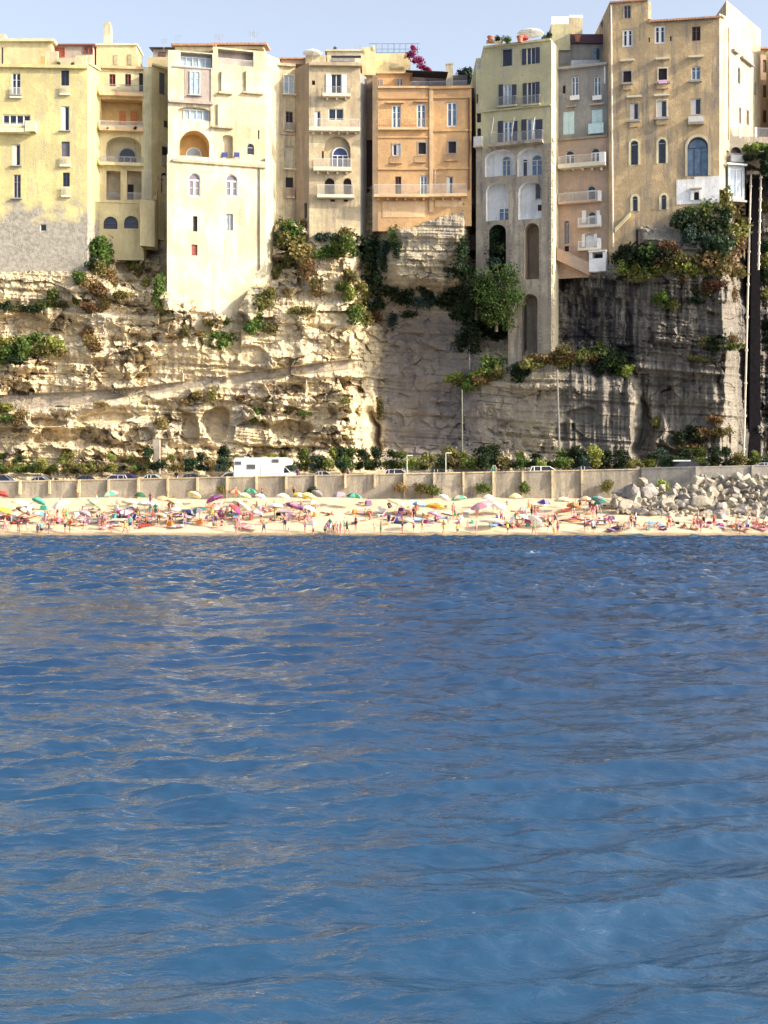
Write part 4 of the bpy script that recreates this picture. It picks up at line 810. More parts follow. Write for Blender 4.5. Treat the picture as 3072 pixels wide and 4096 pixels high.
for (a, ya), (c, yc) in zip(pts, pts[1:]):
    xa, xc = xat(a, ya), xat(c, yc); za, zc = walltop(xa) + .1, walltop(xc) + .1
    mb.hexa([(xa, ya, 1.5), (xc, yc, 1.5), (xc, yc + .6, 1.5), (xa, ya + .6, 1.5), (xa, ya, za - .1), (xc, yc, zc - .1), (xc, yc + .6, zc - .1), (xa, ya + .6, za - .1)])
    cap.hexa([(xa, ya - .06, za - .1), (xc, yc - .06, zc - .1), (xc, yc + .66, zc - .1), (xa, ya + .66, za - .1), (xa, ya - .06, za + .03), (xc, yc - .06, zc + .03), (xc, yc + .66, zc + .03), (xa, ya + .66, za + .03)])
mb.build('wall', SEAG, sg); cap.build('coping', CONC, sg)
for p_ in (2786, 3010, 3230):
    x = xat(p_, 173.0); z = walltop(x); m = MB(); m.box(x - .13, x + .13, 172.9, 173.14, z - 1.2, z + .1); m.build('buttress', CONC, sg)

SY = [120, 150, 154.5, 157.5, 163, 169, 176]; SZ = [-8, -1.6, -.28, .75, 2.0, 3.3, 4.15]
def sandz(Y): return np.interp(Y, SY, SZ)
X, Y = np.meshgrid(np.arange(-95, 95, .28), np.concatenate([np.arange(120, 150, 3), np.arange(150, 176, .22)]))
Z = sandz(Y + 1.5 * fbm(X / 11, Y / 40, 3, 4)) + .10 * fbm(X / 1.6, Y / 1.6, 4, 11) * sst(154, 158, Y) + .12 * fbm(X / 6, Y / 5, 2, 12)
def sandmat():
    m, nt, b = nm('sand'); p = pos(nt); sx = nt.nodes.new('ShaderNodeSeparateXYZ'); nt.links.new(p, sx.inputs[0])
    c = mix(nt, ramp(nt, noise(nt, .7, p, 6, .6), .35, .65), (.66, .54, .37), (.56, .45, .30))
    wet = ramp(nt, math_(nt, 'ADD', sx.outputs[2], math_(nt, 'MULTIPLY', noise(nt, .5, p, 3), .35)), .55, .3)
    c = mix(nt, wet, c, (.30, .23, .14)); nt.links.new(c, b.inputs['Base Color']); b.inputs['Roughness'].default_value = .9
    bump(nt, noise(nt, 4, p, 6, .7), b, .7, .12); return m
tag(grid('beach', X, Y, Z, sandmat()), kind='structure')
def sand_at(px, py):
    """the point of the beach seen at that place of the photograph"""
    lo_, hi = 154.6, 174.5
    for _ in range(30):
        m = (lo_ + hi) / 2
        if HY + (CH - float(sandz(m))) * F0 / m > py: lo_ = m
        else: hi = m
    return Vector((xat(px, m), m, float(sandz(m))))

# ------------------------------------------------------------------ water
def water():
    rs = np.random.RandomState(3)
    d = [7.0]
    while d[-1] < 156.5: d.append(d[-1] + min(.26, .028 + d[-1] * d[-1] / 7000 * .35 if d[-1] < 60 else .24))
    d = np.array(d); t = np.linspace(-.40, .40, 900)
    Y, T = np.meshgrid(d, t, indexing='ij'); X = T * Y * 1.0 + T * 32
    dx = np.zeros_like(X); dy = np.zeros_like(X); dz = np.zeros_like(X)
    patch = np.minimum(.6 + .9 * (vnoise(X / 7 + 40, Y / 9 + 10, 5)) * (.6 + .8 * vnoise(X / 2.2, Y / 3 + 9, 8)), 1.25)
    cell_ = np.maximum(.09, np.minimum(.028 + Y * Y / 7000 * .35, .24) * 1.6)
    far = .74 + .26 * sst(17, 32, Y) + .6 * sst(35, 110, Y)
    for k in range(130):
        L = 0.16 * (4.5 / .16) ** (rs.rand() ** 1.1)
        th = math.radians(-78) + rs.randn() * (.34 if L < .8 else .2) if k % 6 else rs.uniform(-math.pi, 0)
        kk = 2 * math.pi / L; a = .0047 * L * (1.85 if 1.0 < L < 2.6 else 1.15 if .25 < L else .8) * math.exp(-max(0, L - 2.0) * .5)
        ph = kk * (math.cos(th) * X + math.sin(th) * Y) + rs.uniform(0, 6.28) + 1.2 * (vnoise(X / (L * 4) + k, Y / (L * 4), k) - .5) * 3
        fade = np.clip((L / cell_ - .7) / 1.2, 0, 1); aa = a * fade * patch * far
        dz += aa * np.cos(ph); dx -= .62 * aa * math.cos(th) * np.sin(ph); dy -= .62 * aa * math.sin(th) * np.sin(ph)
    cal = 1 - .75 * sst(146, 156, Y)
    return X + dx * cal, Y + dy * cal, dz * cal
WXx, WYy, WZz = water()
def watermat():
    m, nt, b = nm('sea_water'); p = pos(nt); sx = nt.nodes.new('ShaderNodeSeparateXYZ'); nt.links.new(p, sx.inputs[0])
    c = mix(nt, ramp(nt, noise(nt, .12, p, 3), .35, .65), (.006, .037, .10), (.008, .044, .118))
    c = mix(nt, ramp(nt, sx.outputs[1], 40, 12), c, (.010, .058, .127)); c = mix(nt, ramp(nt, sx.outputs[1], 146, 155.5), c, (.05, .10, .11))
    c = mix(nt, math_(nt, 'MULTIPLY', math_(nt, 'MULTIPLY', ramp(nt, sx.outputs[1], 153.6, 155.2), ramp(nt, noise(nt, 1.1, p, 5, .7), .48, .6)), .75), c, (.62, .62, .56))
    df = nt.nodes.new('ShaderNodeBsdfDiffuse'); nt.links.new(c, df.inputs[0]); up = nt.nodes.new('ShaderNodeCombineXYZ'); up.inputs[2].default_value = 1; gn = nt.nodes.new('ShaderNodeNewGeometry'); vm = nt.nodes.new('ShaderNodeVectorMath'); vm.operation = 'ADD'; nt.links.new(up.outputs[0], vm.inputs[0]); nt.links.new(gn.outputs['Normal'], vm.inputs[1]); vn = nt.nodes.new('ShaderNodeVectorMath'); vn.operation = 'NORMALIZE'; nt.links.new(vm.outputs[0], vn.inputs[0]); nt.links.new(vn.outputs[0], df.inputs['Normal'])   # light scattered back from below the surface does not follow the ripples
    gl = nt.nodes.new('ShaderNodeBsdfGlossy'); gl.inputs['Roughness'].default_value = .03; fr = nt.nodes.new('ShaderNodeFresnel'); fr.inputs[0].default_value = 2.0; ms = nt.nodes.new('ShaderNodeMixShader')
    n = math_(nt, 'ADD', noise(nt, 3.0, mapping(nt, p, (.8, 1.7, 1)), 4, .6, .3), math_(nt, 'MULTIPLY', noise(nt, 11, mapping(nt, p, (1, 1.4, 1)), 3, .6), .22))
    bp = nt.nodes.new('ShaderNodeBump'); bp.inputs['Strength'].default_value = .5; bp.inputs['Distance'].default_value = .075; nt.links.new(n, bp.inputs['Height'])
    nt.links.new(bp.outputs[0], gl.inputs['Normal']); nt.links.new(bp.outputs[0], fr.inputs['Normal']); nt.links.new(fr.outputs[0], ms.inputs[0]); nt.links.new(df.outputs[0], ms.inputs[1]); nt.links.new(gl.outputs[0], ms.inputs[2])
    o = [q for q in nt.nodes if q.type == 'OUTPUT_MATERIAL'][0]; nt.links.new(ms.outputs[0], o.inputs[0]); nt.nodes.remove(b); return m
WAT = watermat(); w = grid('sea', WXx, WYy, WZz, WAT); tag(w, kind='structure')
mb = MB(); mb.quad((-900, -300, -.24), (900, -300, -.24), (900, 154.2, -.24), (-900, 154.2, -.24)); tag(mb.build('open_water', WAT), kind='structure')
# ------------------------------------------------------------------ plants
def cloud(name, w, h, dpt, n, leaf, seed, lobes=7, droop=0, rl=1.0):
    """leaf clumps spread through several lobes; the base of the plant is at z = 0"""
    r = np.random.RandomState(seed); cs = []
    for k in range(lobes):
        a = r.rand() * 6.28; q = r.rand() ** .5 * .62
        cs.append((math.cos(a) * q * w / 2, math.sin(a) * q * dpt / 2, h * (.28 + .5 * r.rand()), (.22 + .2 * r.rand()) * rl))
    v = []; f = []
    for i in range(n):
        c = cs[r.randint(lobes)]; d = r.randn(3); d /= np.linalg.norm(d); q = r.rand() ** .35 * c[3] * (1 + .25 * math.sin(7 * d[0] + 5 * d[2] + seed))
        p = np.array([c[0] + d[0] * q * w, c[1] + d[1] * q * dpt, c[2] + d[2] * q * h * .95 - droop * r.rand() * h])
        if p[2] < 0: p[2] = abs(p[2]) * .4
        nrm = d * .6 + r.randn(3) * .7; nrm /= np.linalg.norm(nrm); u = np.cross(nrm, r.randn(3)); u /= np.linalg.norm(u); t = np.cross(nrm, u); s = leaf * (.6 + .8 * r.rand())
        b = len(v)
        for (a1, a2) in ((-1, -.1), (.0, -.62), (1, .1), (.0, .62)): v.append(tuple(p + u * a1 * s * .5 + t * a2 * s * .75))
        f.append((b, b + 1, b + 2, b + 3))
    me = bpy.data.meshes.new(name); me.from_pydata(v, [], f); me.update(); return me
SHR = [cloud('shrub_leaves', 2, 1.6, 1.6, 620, .21, s, 6) for s in (1, 2, 3, 4, 5)]
WIDE = [cloud('shrub_leaves', 3, 1.1, 1.6, 620, .2, s, 9) for s in (11, 12, 13)]
HANG = [cloud('creeper_leaves', 1.6, 3, 1.0, 620, .2, s, 8, .1) for s in (21, 22)]
for me in SHR + WIDE + HANG: me.materials.append(None)
LM = {'fig': leafmat('fig_leaves', (.085, .135, .03), (.025, .05, .014)), 'green': leafmat('green_leaves', (.14, .20, .045), (.06, .10, .025)), 'dark': leafmat('dark_leaves', (.035, .06, .022), (.016, .032, .018)),
      'olive': leafmat('olive_leaves', (.24, .22, .07), (.12, .12, .04)), 'dry': leafmat('dry_leaves', (.30, .22, .09), (.17, .12, .05)),
      'lime': leafmat('lime_leaves', (.32, .34, .08), (.15, .19, .04)), 'rust': leafmat('rust_leaves', (.19, .11, .05), (.11, .075, .035)), 'magenta': leafmat('bougainvillea_blossom', (.42, .03, .13), (.2, .03, .06)),
      'blue': leafmat('blue_green_leaves', (.06, .10, .08), (.035, .06, .05))}
def shrub(loc, size, kind, label, shape='round', group=None, name='shrub', rz=None, cat='shrub'):
    me = rnd.choice({'round': SHR, 'wide': WIDE, 'hang': HANG}[shape]); o = bpy.data.objects.new(name, me); link(o); o.location = loc
    s = size / 2; o.scale = (s * rnd.uniform(.9, 1.15), s * rnd.uniform(.9, 1.1), s * rnd.uniform(.85, 1.15)); o.rotation_euler = (0, 0, rnd.uniform(0, 6.28) if rz is None else rz)
    o.material_slots[0].link = 'OBJECT'; o.material_slots[0].material = LM[kind]; tag(o, label, cat, group); return o
KW = {'green': 'green', 'dark': 'dark green', 'olive': 'olive green', 'dry': 'straw-coloured', 'lime': 'bright yellow-green', 'rust': 'rust-brown', 'blue': 'blue-green', 'magenta': 'magenta'}
def on_cliff(px, py, r, kind, where, shape='round', Yf=None, out=.5):
    Y = lookup(px, py + r * .5) if Yf is None else Yf
    p = W(px, py + r * (.8 if shape != 'hang' else 1.3), Y - out); s = 2.75 * r / 28.7
    return shrub(p, s, kind, '%s %s %s' % (KW[kind], {'round': 'shrub', 'wide': 'low shrub', 'hang': 'creeper hanging'}[shape], where), shape, 'plants on the cliff', 'shrub' if shape != 'hang' else 'creeper', cat='shrub' if shape != 'hang' else 'creeper')
L = [
 ('growing on the rock ledge under the yellow palazzo', [(15, 1225, 26, 'dark', 'wide'), (60, 1232, 24, 'olive', 'wide'), (110, 1235, 26, 'dark', 'wide'), (160, 1225, 26, 'green', 'wide'), (212, 1208, 30, 'green'), (255, 1215, 24, 'olive', 'wide'), (300, 1205, 22, 'green'), (345, 1190, 26, 'dry'), (330, 1120, 30, 'green'), (372, 1150, 34, 'dry'), (400, 1170, 34, 'rust'), (420, 1225, 30, 'dry'), (365, 1230, 28, 'rust', 'wide')]),
 ('clinging beside the corner of the loggia house', [(392, 1000, 42, 'green'), (418, 1050, 46, 'green', 'hang'), (395, 1085, 36, 'olive'), (440, 1110, 32, 'dry'), (528, 1058, 34, 'lime'), (560, 1090, 24, 'olive'), (375, 1060, 30, 'dark')]),
 ('on the bright ledge halfway up the left cliff', [(12, 1378, 40, 'lime'), (14, 1425, 48, 'green'), (60, 1412, 36, 'dark'), (100, 1405, 42, 'green'), (140, 1388, 40, 'green'), (180, 1400, 36, 'olive'), (218, 1390, 36, 'lime'), (245, 1408, 26, 'dry'), (75, 1440, 26, 'dark', 'wide')]),
 ('at the left edge low on the cliff', [(12, 1655, 42, 'lime'), (35, 1670, 30, 'green', 'wide'), (70, 1680, 26, 'rust')]),
 ('on the sunlit rock below the white house', [(635, 1185, 34, 'green', 'hang'), (660, 1240, 28, 'olive'), (690, 1265, 24, 'olive'), (800, 1290, 28, 'green'), (840, 1295, 18, 'olive'), (895, 1285, 20, 'green'), (745, 1335, 24, 'olive'), (690, 1345, 22, 'dry', 'wide'), (862, 1372, 36, 'green'), (905, 1362, 28, 'green'), (800, 1345, 20, 'dry'), (610, 1330, 26, 'rust', 'wide'), (380, 1390, 30, 'rust'), (350, 1330, 28, 'rust', 'wide'), (360, 1360, 24, 'dry'), (480, 1180, 26, 'olive'), (590, 1130, 22, 'olive')]),
 ('on the rock right of the white house', [(1035, 1262, 38, 'green', 'hang'), (1018, 1310, 34, 'green'), (1060, 1215, 30, 'olive'), (1080, 1320, 22, 'olive'), (1085, 1180, 28, 'olive'), (1105, 1090, 28, 'olive'), (1180, 1240, 26, 'olive', 'wide'), (1230, 1240, 22, 'olive', 'wide'), (1150, 1165, 24, 'dry')]),
 ('on the slope between the white house and the beige house', [(1135, 915, 36, 'olive'), (1165, 950, 50, 'green'), (1140, 980, 44, 'olive'), (1190, 990, 46, 'olive'), (1130, 1030, 36, 'rust'), (1175, 1040, 44, 'olive'), (1215, 1040, 40, 'dry'), (1235, 1090, 38, 'dry'), (1255, 1130, 30, 'olive'), (1265, 1170, 26, 'dry'), (1200, 940, 28, 'olive'), (1220, 900, 24, 'olive')]),
 ('under the arches of the beige house', [(1250, 935, 26, 'olive'), (1290, 950, 30, 'blue'), (1320, 1000, 34, 'green'), (1300, 1015, 28, 'green', 'wide'), (1385, 995, 36, 'green'), (1355, 1015, 26, 'green'), (1410, 1010, 26, 'dark'), (1380, 950, 30, 'olive'), (1425, 960, 30, 'dark'), (1345, 960, 24, 'dark')]),
 ('down the dark hollow beside the sunlit bluff', [(1395, 1110, 32, 'olive'), (1420, 1150, 38, 'olive'), (1400, 1190, 30, 'lime'), (1450, 1180, 32, 'lime'), (1430, 1240, 38, 'olive'), (1415, 1275, 34, 'green'), (1455, 1290, 32, 'olive'), (1475, 1230, 34, 'dark'), (1495, 1270, 30, 'rust'), (1370, 1150, 24, 'green')]),
 ('in the shade beneath the orange house', [(1470, 1000, 36, 'dark'), (1478, 1060, 40, 'dark', 'hang'), (1490, 1120, 44, 'dark'), (1520, 1160, 40, 'dark'), (1500, 1010, 36, 'dark', 'hang'), (1575, 955, 28, 'green', 'hang'), (1583, 1000, 26, 'dark', 'hang'), (1540, 1010, 34, 'blue', 'hang'), (1535, 1060, 24, 'dark', 'hang'), (1590, 1170, 40, 'dark', 'wide'), (1640, 1165, 40, 'dark'), (1690, 1150, 36, 'dark'), (1740, 1170, 42, 'dark'), (1620, 1200, 34, 'dark', 'wide'), (1700, 1205, 40, 'blue', 'wide'), (1760, 1200, 36, 'dark', 'wide'), (1520, 1215, 30, 'dark', 'wide')]),
 ('in the deep cleft left of the stone arches', [(1885, 880, 26, 'dark', 'hang'), (1880, 930, 36, 'dark'), (1860, 980, 40, 'dark'), (1850, 1030, 44, 'dark', 'hang'), (1885, 1010, 40, 'dark'), (1840, 1090, 46, 'dark'), (1880, 1100, 50, 'dark'), (1830, 1160, 44, 'dark'), (1870, 1190, 52, 'dark'), (1850, 1250, 46, 'dark'), (1900, 1260, 50, 'dark'), (1880, 1310, 44, 'dark', 'hang'), (1920, 1320, 36, 'dark'), (1800, 1200, 30, 'dark', 'hang')]),
 ('under the leftmost tall stone arch', [(1985, 940, 30, 'dark', 'hang'), (1990, 1000, 34, 'dark'), (1980, 1050, 36, 'blue')]),
 ('at the foot of the stone arches', [(1820, 1515, 28, 'lime'), (1855, 1525, 28, 'olive'), (1885, 1540, 34, 'green'), (1920, 1515, 32, 'dry'), (1935, 1490, 36, 'lime'), (1965, 1480, 34, 'green'), (1995, 1500, 30, 'olive'), (2085, 1510, 34, 'dark'), (2060, 1480, 26, 'dark')]),
 ('along the rounded top of the lower rock mass', [(2135, 1455, 34, 'olive', 'wide'), (2170, 1440, 34, 'rust', 'wide'), (2205, 1440, 30, 'dry', 'wide'), (2245, 1428, 36, 'olive'), (2290, 1430, 34, 'rust', 'wide'), (2330, 1430, 34, 'green'), (2365, 1425, 38, 'dry', 'wide'), (2400, 1425, 42, 'green'), (2430, 1450, 44, 'green'), (2465, 1465, 44, 'dark'), (2490, 1485, 36, 'green', 'hang'), (2515, 1490, 26, 'lime'), (2410, 1475, 34, 'dark', 'hang'), (2260, 1460, 24, 'olive')]),
 ('under the whitewashed foot of the ochre tower', [(2480, 1035, 34, 'dark'), (2510, 1040, 42, 'dark'), (2555, 1035, 44, 'dark'), (2590, 1030, 40, 'green'), (2620, 1050, 44, 'dark'), (2500, 1080, 28, 'lime'), (2545, 1085, 30, 'lime'), (2600, 1085, 34, 'green'), (2640, 1080, 30, 'lime'), (2660, 1040, 36, 'rust'), (2690, 1000, 38, 'rust', 'wide'), (2700, 1070, 36, 'olive'), (2740, 1050, 40, 'olive'), (2780, 1080, 40, 'lime', 'wide'), (2820, 1060, 42, 'dry'), (2860, 1080, 44, 'olive'), (2900, 1060, 44, 'dry'), (2930, 1100, 36, 'olive'), (2570, 1110, 26, 'olive', 'wide'), (2480, 1105, 24, 'dark', 'wide'), (2720, 1110, 26, 'rust', 'wide')]),
 ('crowning the round spur at the top right', [(2740, 900, 46, 'dark'), (2720, 870, 26, 'dark'), (2770, 860, 38, 'green'), (2810, 850, 42, 'green'), (2850, 845, 44, 'green'), (2890, 830, 44, 'olive'), (2930, 850, 40, 'dry'), (2950, 890, 40, 'olive'), (2900, 890, 48, 'dark'), (2840, 900, 50, 'dark'), (2790, 910, 46, 'dark'), (2860, 950, 50, 'dark'), (2920, 950, 48, 'olive'), (2955, 960, 34, 'lime'), (2820, 970, 40, 'blue'), (2880, 1000, 46, 'dark'), (2935, 1010, 42, 'dry'), (2760, 960, 30, 'blue')]),
 ('on the face below the round spur', [(2640, 1195, 26, 'green'), (2665, 1215, 28, 'green'), (2700, 1225, 22, 'olive'), (2780, 1200, 28, 'dark'), (2820, 1170, 26, 'olive'), (2870, 1140, 26, 'rust', 'wide'), (2930, 1180, 22, 'rust', 'hang'), (2830, 1370, 28, 'olive', 'wide'), (2870, 1380, 34, 'dark'), (2905, 1385, 30, 'green', 'wide'), (2920, 1360, 22, 'rust'), (2800, 1430, 24, 'olive', 'wide'), (2620, 1690, 24, 'olive'), (2860, 1680, 26, 'dry'), (2840, 1730, 34, 'rust', 'wide'), (2780, 1745, 40, 'dark'), (2760, 1790, 36, 'rust', 'wide'), (2890, 1730, 26, 'olive'), (2720, 1760, 28, 'dark')]),
 ('over the dark gully at the right edge', [(2990, 596, 20, 'green', 'wide'), (3022, 590, 22, 'lime', 'wide'), (3055, 588, 24, 'green', 'wide'), (3085, 592, 24, 'olive', 'wide'), (3035, 622, 22, 'dark', 'wide'), (3070, 628, 26, 'dark', 'wide'), (3000, 630, 20, 'dark', 'wide'), (3062, 680, 34, 'dark'), (3066, 830, 30, 'olive'), (3064, 1000, 32, 'dark'), (3068, 1060, 30, 'lime'), (3062, 1120, 30, 'dark'), (3066, 1180, 30, 'olive'), (3090, 1300, 30, 'dark'), (3068, 1380, 22, 'dark')]),
 ('on the lit bluff above the parked motorhome', [(850, 1585, 26, 'olive'), (1025, 1675, 28, 'green'), (745, 1600, 28, 'dry', 'wide'), (790, 1575, 26, 'dry', 'wide'), (960, 1595, 22, 'dry', 'wide'), (1380, 1600, 22, 'olive', 'wide'), (1510, 1640, 30, 'olive', 'hang'), (640, 1700, 24, 'dry'), (1150, 1640, 18, 'olive', 'wide'), (1225, 1650, 18, 'green', 'wide'), (410, 1620, 22, 'dry', 'wide')]),
 ('high in the shaded rock wall', [(1570, 1290, 24, 'blue', 'hang'), (1640, 1255, 24, 'dark', 'wide'), (1850, 1370, 30, 'dark', 'hang'), (1890, 1390, 34, 'dark', 'hang'), (1975, 1340, 36, 'dark'), (2010, 1330, 30, 'dark', 'hang')]),
]
for where, items in L:
    for it in items: on_cliff(it[0], it[1], it[2], it[3], where, it[4] if len(it) > 4 else 'round', Yf=(200.5 if 1950 < it[0] < 2030 and it[1] < 1100 else 195.2 if it[0] > 2980 and it[1] < 700 else None))
# row of bushes along the back of the road
px = -260; k = 0
while px < 3300:
    r_ = rnd.uniform(11, 34) * (1.25 if px > 1400 and rnd.random() < .4 else 1)
    if 930 < px < 1180: r_ *= .75
    kind = rnd.choice(['green', 'olive', 'dark', 'dark', 'blue', 'dry' if px < 1200 else 'dark', 'olive', 'green', 'lime'])
    py = 1885 - (px / 3072) * 25
    for lift in ((0, 1) if rnd.random() < .4 else (0,)):
        Y = rnd.uniform(186.0, 188.5) + lift * 1.5; p = W(px + rnd.uniform(-10, 10), py + 8 - lift * rnd.uniform(25, 50), Y)
        near = ('the motorhome' if 850 < px < 1300 else 'the far left cars' if px < 400 else 'the parked cars left of the motorhome' if px <= 850 else 'the lamp posts' if px < 1900 else 'the white estate car' if px < 2350 else 'the grey sea wall')
        shrub(p, 2.2 * r_ / 29.5, kind, '%s roadside bush %s behind %s' % (KW[kind], 'high' if lift else 'low', near), 'round', 'bushes behind the road', 'bush', cat='bush')
    px += r_ * rnd.uniform(.75, 1.5); k += 1
for (x, y, r_, kd, lab) in [(1600, 1945, 26, 'dry', 'withered olive bush in front of the sea wall below the lamp post'), (1685, 1945, 34, 'olive', 'broad olive bush in front of the sea wall'), (1730, 1955, 30, 'green', 'smaller bush beside the broad olive one against the sea wall'), (1928, 1950, 26, 'green', 'round green bush against the sea wall behind a white parasol'),
        (2092, 1952, 28, 'green', 'leaning green bush behind the pale parasol with a long pole'), (2422, 1945, 28, 'olive', 'olive bush at the end of the tan sea wall'), (2650, 1952, 34, 'lime', 'yellow-green bush tucked between boulders and grey wall'), (1250, 1958, 18, 'dark', 'dark weed at the wall foot beside a yellow parasol'), (890, 1955, 18, 'olive', 'olive weed at the wall foot near the purple parasols')]:
    Y = 174.2 if x < 2560 else 172.6; p = W(x, y + r_ * .9, Y); shrub(p, 2.3 * r_ / 32, kd, lab, 'round', None, 'bush', cat='bush')
    if x > 2600: pass
# fig tree against the arches
def tree(px, py, w, h, Y, kind, label, seed, n=5200, leaf=.24, trunk=True):
    base_ = W(px, py + h * .3, Y); r = empty('tree', base_, label, 'tree'); me = cloud('crown', w / 28.7, h / 28.7, w / 28.7 * .6, n, leaf, seed, 26, 0, .55); me.materials.append(LM[kind])
    o = bpy.data.objects.new('crown', me); link(o, r); o.location = (0, 0, -h / 28.7 * .25)
    m = MB(); tip = []
    m.tube(base_ - Vector((0, 0, .4)), base_ + Vector((.2, 0, h / 28.7 * .4)), .22, .13)
    for a in range(6): t = base_ + Vector((.2, 0, h / 28.7 * (.2 + .03 * a))); m.tube(t, t + Vector((math.cos(a * 1.1) * w / 95, math.sin(a * 1.1) * w / 120, h / 28.7 * .3)), .08, .03)
    m.build('trunk', simple('bark', (.13, .1, .07), .9, .3), r); return r
tree(2000, 1150, 250, 260, 195.6, 'fig', 'large bright green fig tree in front of the lower stone arches', 77)
tree(1905, 1190, 200, 260, 198.5, 'dark', 'dark tree crowded against the left side of the bright fig tree', 78)
tree(1985, 1265, 190, 170, 195.6, 'fig', 'small bright green tree directly under the large fig tree', 79, 2600)
tree(1862, 300, 90, 120, 225, 'blue', 'blue-green tree far behind between the orange and green houses', 80, 2600, .3)
for (x, y, r_) in ((1645, 218, 24), (1672, 240, 26), (1690, 266, 22), (1655, 195, 15), (1712, 280, 14)):
    shrub(W(x, y + r_ * .8, 205.5), 2.2 * r_ / 27.5, 'magenta', 'magenta bougainvillea cascading over the roofs above the orange house', 'round', 'bougainvillea over the roofs', 'bougainvillea', cat='bougainvillea')
# pots and plants on roofs
for (x, y, Y, rr, pot) in ((1990, 150, 197.5, 14, 0), (2024, 152, 197.5, 20, 0), (1962, 152, 198, 10, 1), (2080, 152, 197.2, 14, 1), (2180, 150, 197, 16, 0), (2196, 145, 197, 14, 0), (235, 252, 198, 9, 0), (290, 252, 198, 8, 0), (460, 372, 200, 8, 0), (432, 512, 199.4, 8, 0), (540, 512, 199.4, 8, 0), (2310, 150, 201.5, 12, 1), (1340, 190, 205, 8, 0), (1930, 300, 201, 8, 1)):
    if pot:
        p = W(x, y + 18, Y); r = empty('flower_pot', p, 'terracotta pot standing on a roof edge', 'flower pot', 'pots on the roofs'); m = MB(); m.tube(p, p + Vector((0, 0, .75)), .28, .45, 12); m.tube(p + Vector((0, 0, .75)), p + Vector((0, 0, .88)), .5, .5, 12); m.build('pot', TERRA, r)
    else: shrub(W(x, y + rr, Y), 2.2 * rr / 28, rnd.choice(['dark', 'green', 'olive']), 'small potted plant on a roof or balcony edge', 'round', 'potted plants on the houses', 'potted_plant', cat='plant')
# aerials
for (x, y, Y) in ((655, 155, 206), (710, 140, 206), (880, 140, 203), (1005, 120, 203), (1020, 125, 203), (455, 160, 206), (1430, 180, 206), (2415, 108, 202), (870, 135, 203)):
    m = MB(); p = W(x, y + 48, Y); q = W(x, y, Y); m.tube(p, q, .035, n=5)
    for k in range(4): zz = q.z - .12 - k * .22; m.tube((q.x - .55 + k * .08, Y, zz), (q.x + .55 - k * .08, Y, zz), .02, n=4)
    tag(m.build('aerial', METAL), 'thin metal television aerial on the roofs', 'aerial', 'aerials on the roofs')
# satellite dish on the dark red roof
m = MB(); p = W(2420, 100, 202)
for k in range(5):
    r0, r1 = .14 * k, .14 * (k + 1)
    for a in range(14):
        t0, t1 = a * 6.283 / 14, (a + 1) * 6.283 / 14; f = lambda r, t: (p.x + r * math.cos(t), p.y - .25 * r * r * 2, p.z + r * math.sin(t)); m.quad(f(r0, t0), f(r1, t0), f(r1, t1), f(r0, t1))
m.tube((p.x, p.y, p.z), (p.x, p.y - .6, p.z + .1), .03); m.tube((p.x, p.y + .1, p.z - 1.6), (p.x, p.y + .05, p.z), .05); tag(m.build('satellite_dish', METAL), 'grey satellite dish beside the wall of the ochre tower', 'satellite dish')

# ------------------------------------------------------------------ gully at the right: shaft and pale pipe
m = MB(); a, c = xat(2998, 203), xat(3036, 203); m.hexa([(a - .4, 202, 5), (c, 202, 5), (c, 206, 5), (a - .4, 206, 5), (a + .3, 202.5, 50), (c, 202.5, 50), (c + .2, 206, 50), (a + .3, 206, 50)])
r = empty('lift_shaft', (a, 200, 5), 'narrow dark lift shaft rising up the gully at the right edge', 'lift shaft'); m.build('shaft', simple('shaft_shade', (.012, .011, .014), 1.0, .4, spec=.05), r)  # near-black colour stands in for the shade of the gully gap
for (x0, y0, x1, y1, rr) in ((3004, 680, 2974, 1862, .13), (3044, 690, 3034, 1080, .13)):
    m = MB(); p = W(x0, y0, 198.6); q = W(x1, y1, 197.4); m.tube(p, q, rr, n=6)
    for k in range(9): t = (k + .5) / 9; cc = p.lerp(q, t); m.tube(cc - Vector((0, 0, .15)), cc + Vector((0, 0, .15)), rr * 1.7, n=6)
    m.build('guide_rail', PIPEW, r)
m = MB(); p = W(2986, 690, 198.4); q = W(3048, 690, 198.4); m.box(p.x, q.x, 198.2, 198.8, p.z - .2, p.z + .2); m.build('head_beam', CONC, r)
m = MB(); p = W(628, 1800, 189.6); m.box(p.x - .45, p.x + .45, 188.8, 190, 5.5, W(0, 1758, 189.6).z); tag(m.build('stone_pillar', SEAW), 'small square masonry pillar against the foot of the left cliff', 'pillar')
m = MB(); m.tube(W(1850, 1860, 190), W(1848, 1560, 195.5), .08, n=6); tag(m.build('drainpipe', simple('mossy_pipe', (.17, .18, .14), .8, .2)), 'pale mossy pipe running down the shaded rock wall', 'pipe')
m = MB(); m.tube(W(2240, 1860, 188), W(2228, 1480, 193.6), .13, n=6); tag(m.build('drainpipe', simple('pale_water_pipe', (.17, .165, .15), .8, .2)), 'pale pipe running down the lower rock mass under the arches', 'pipe')
m = MB(); m.tube(W(1878, 1480, 200), W(1878, 1330, 202.5), .08, n=5); tag(m.build('drainpipe', METAL), 'thin grey pipe below the dark trees in the cleft', 'pipe')
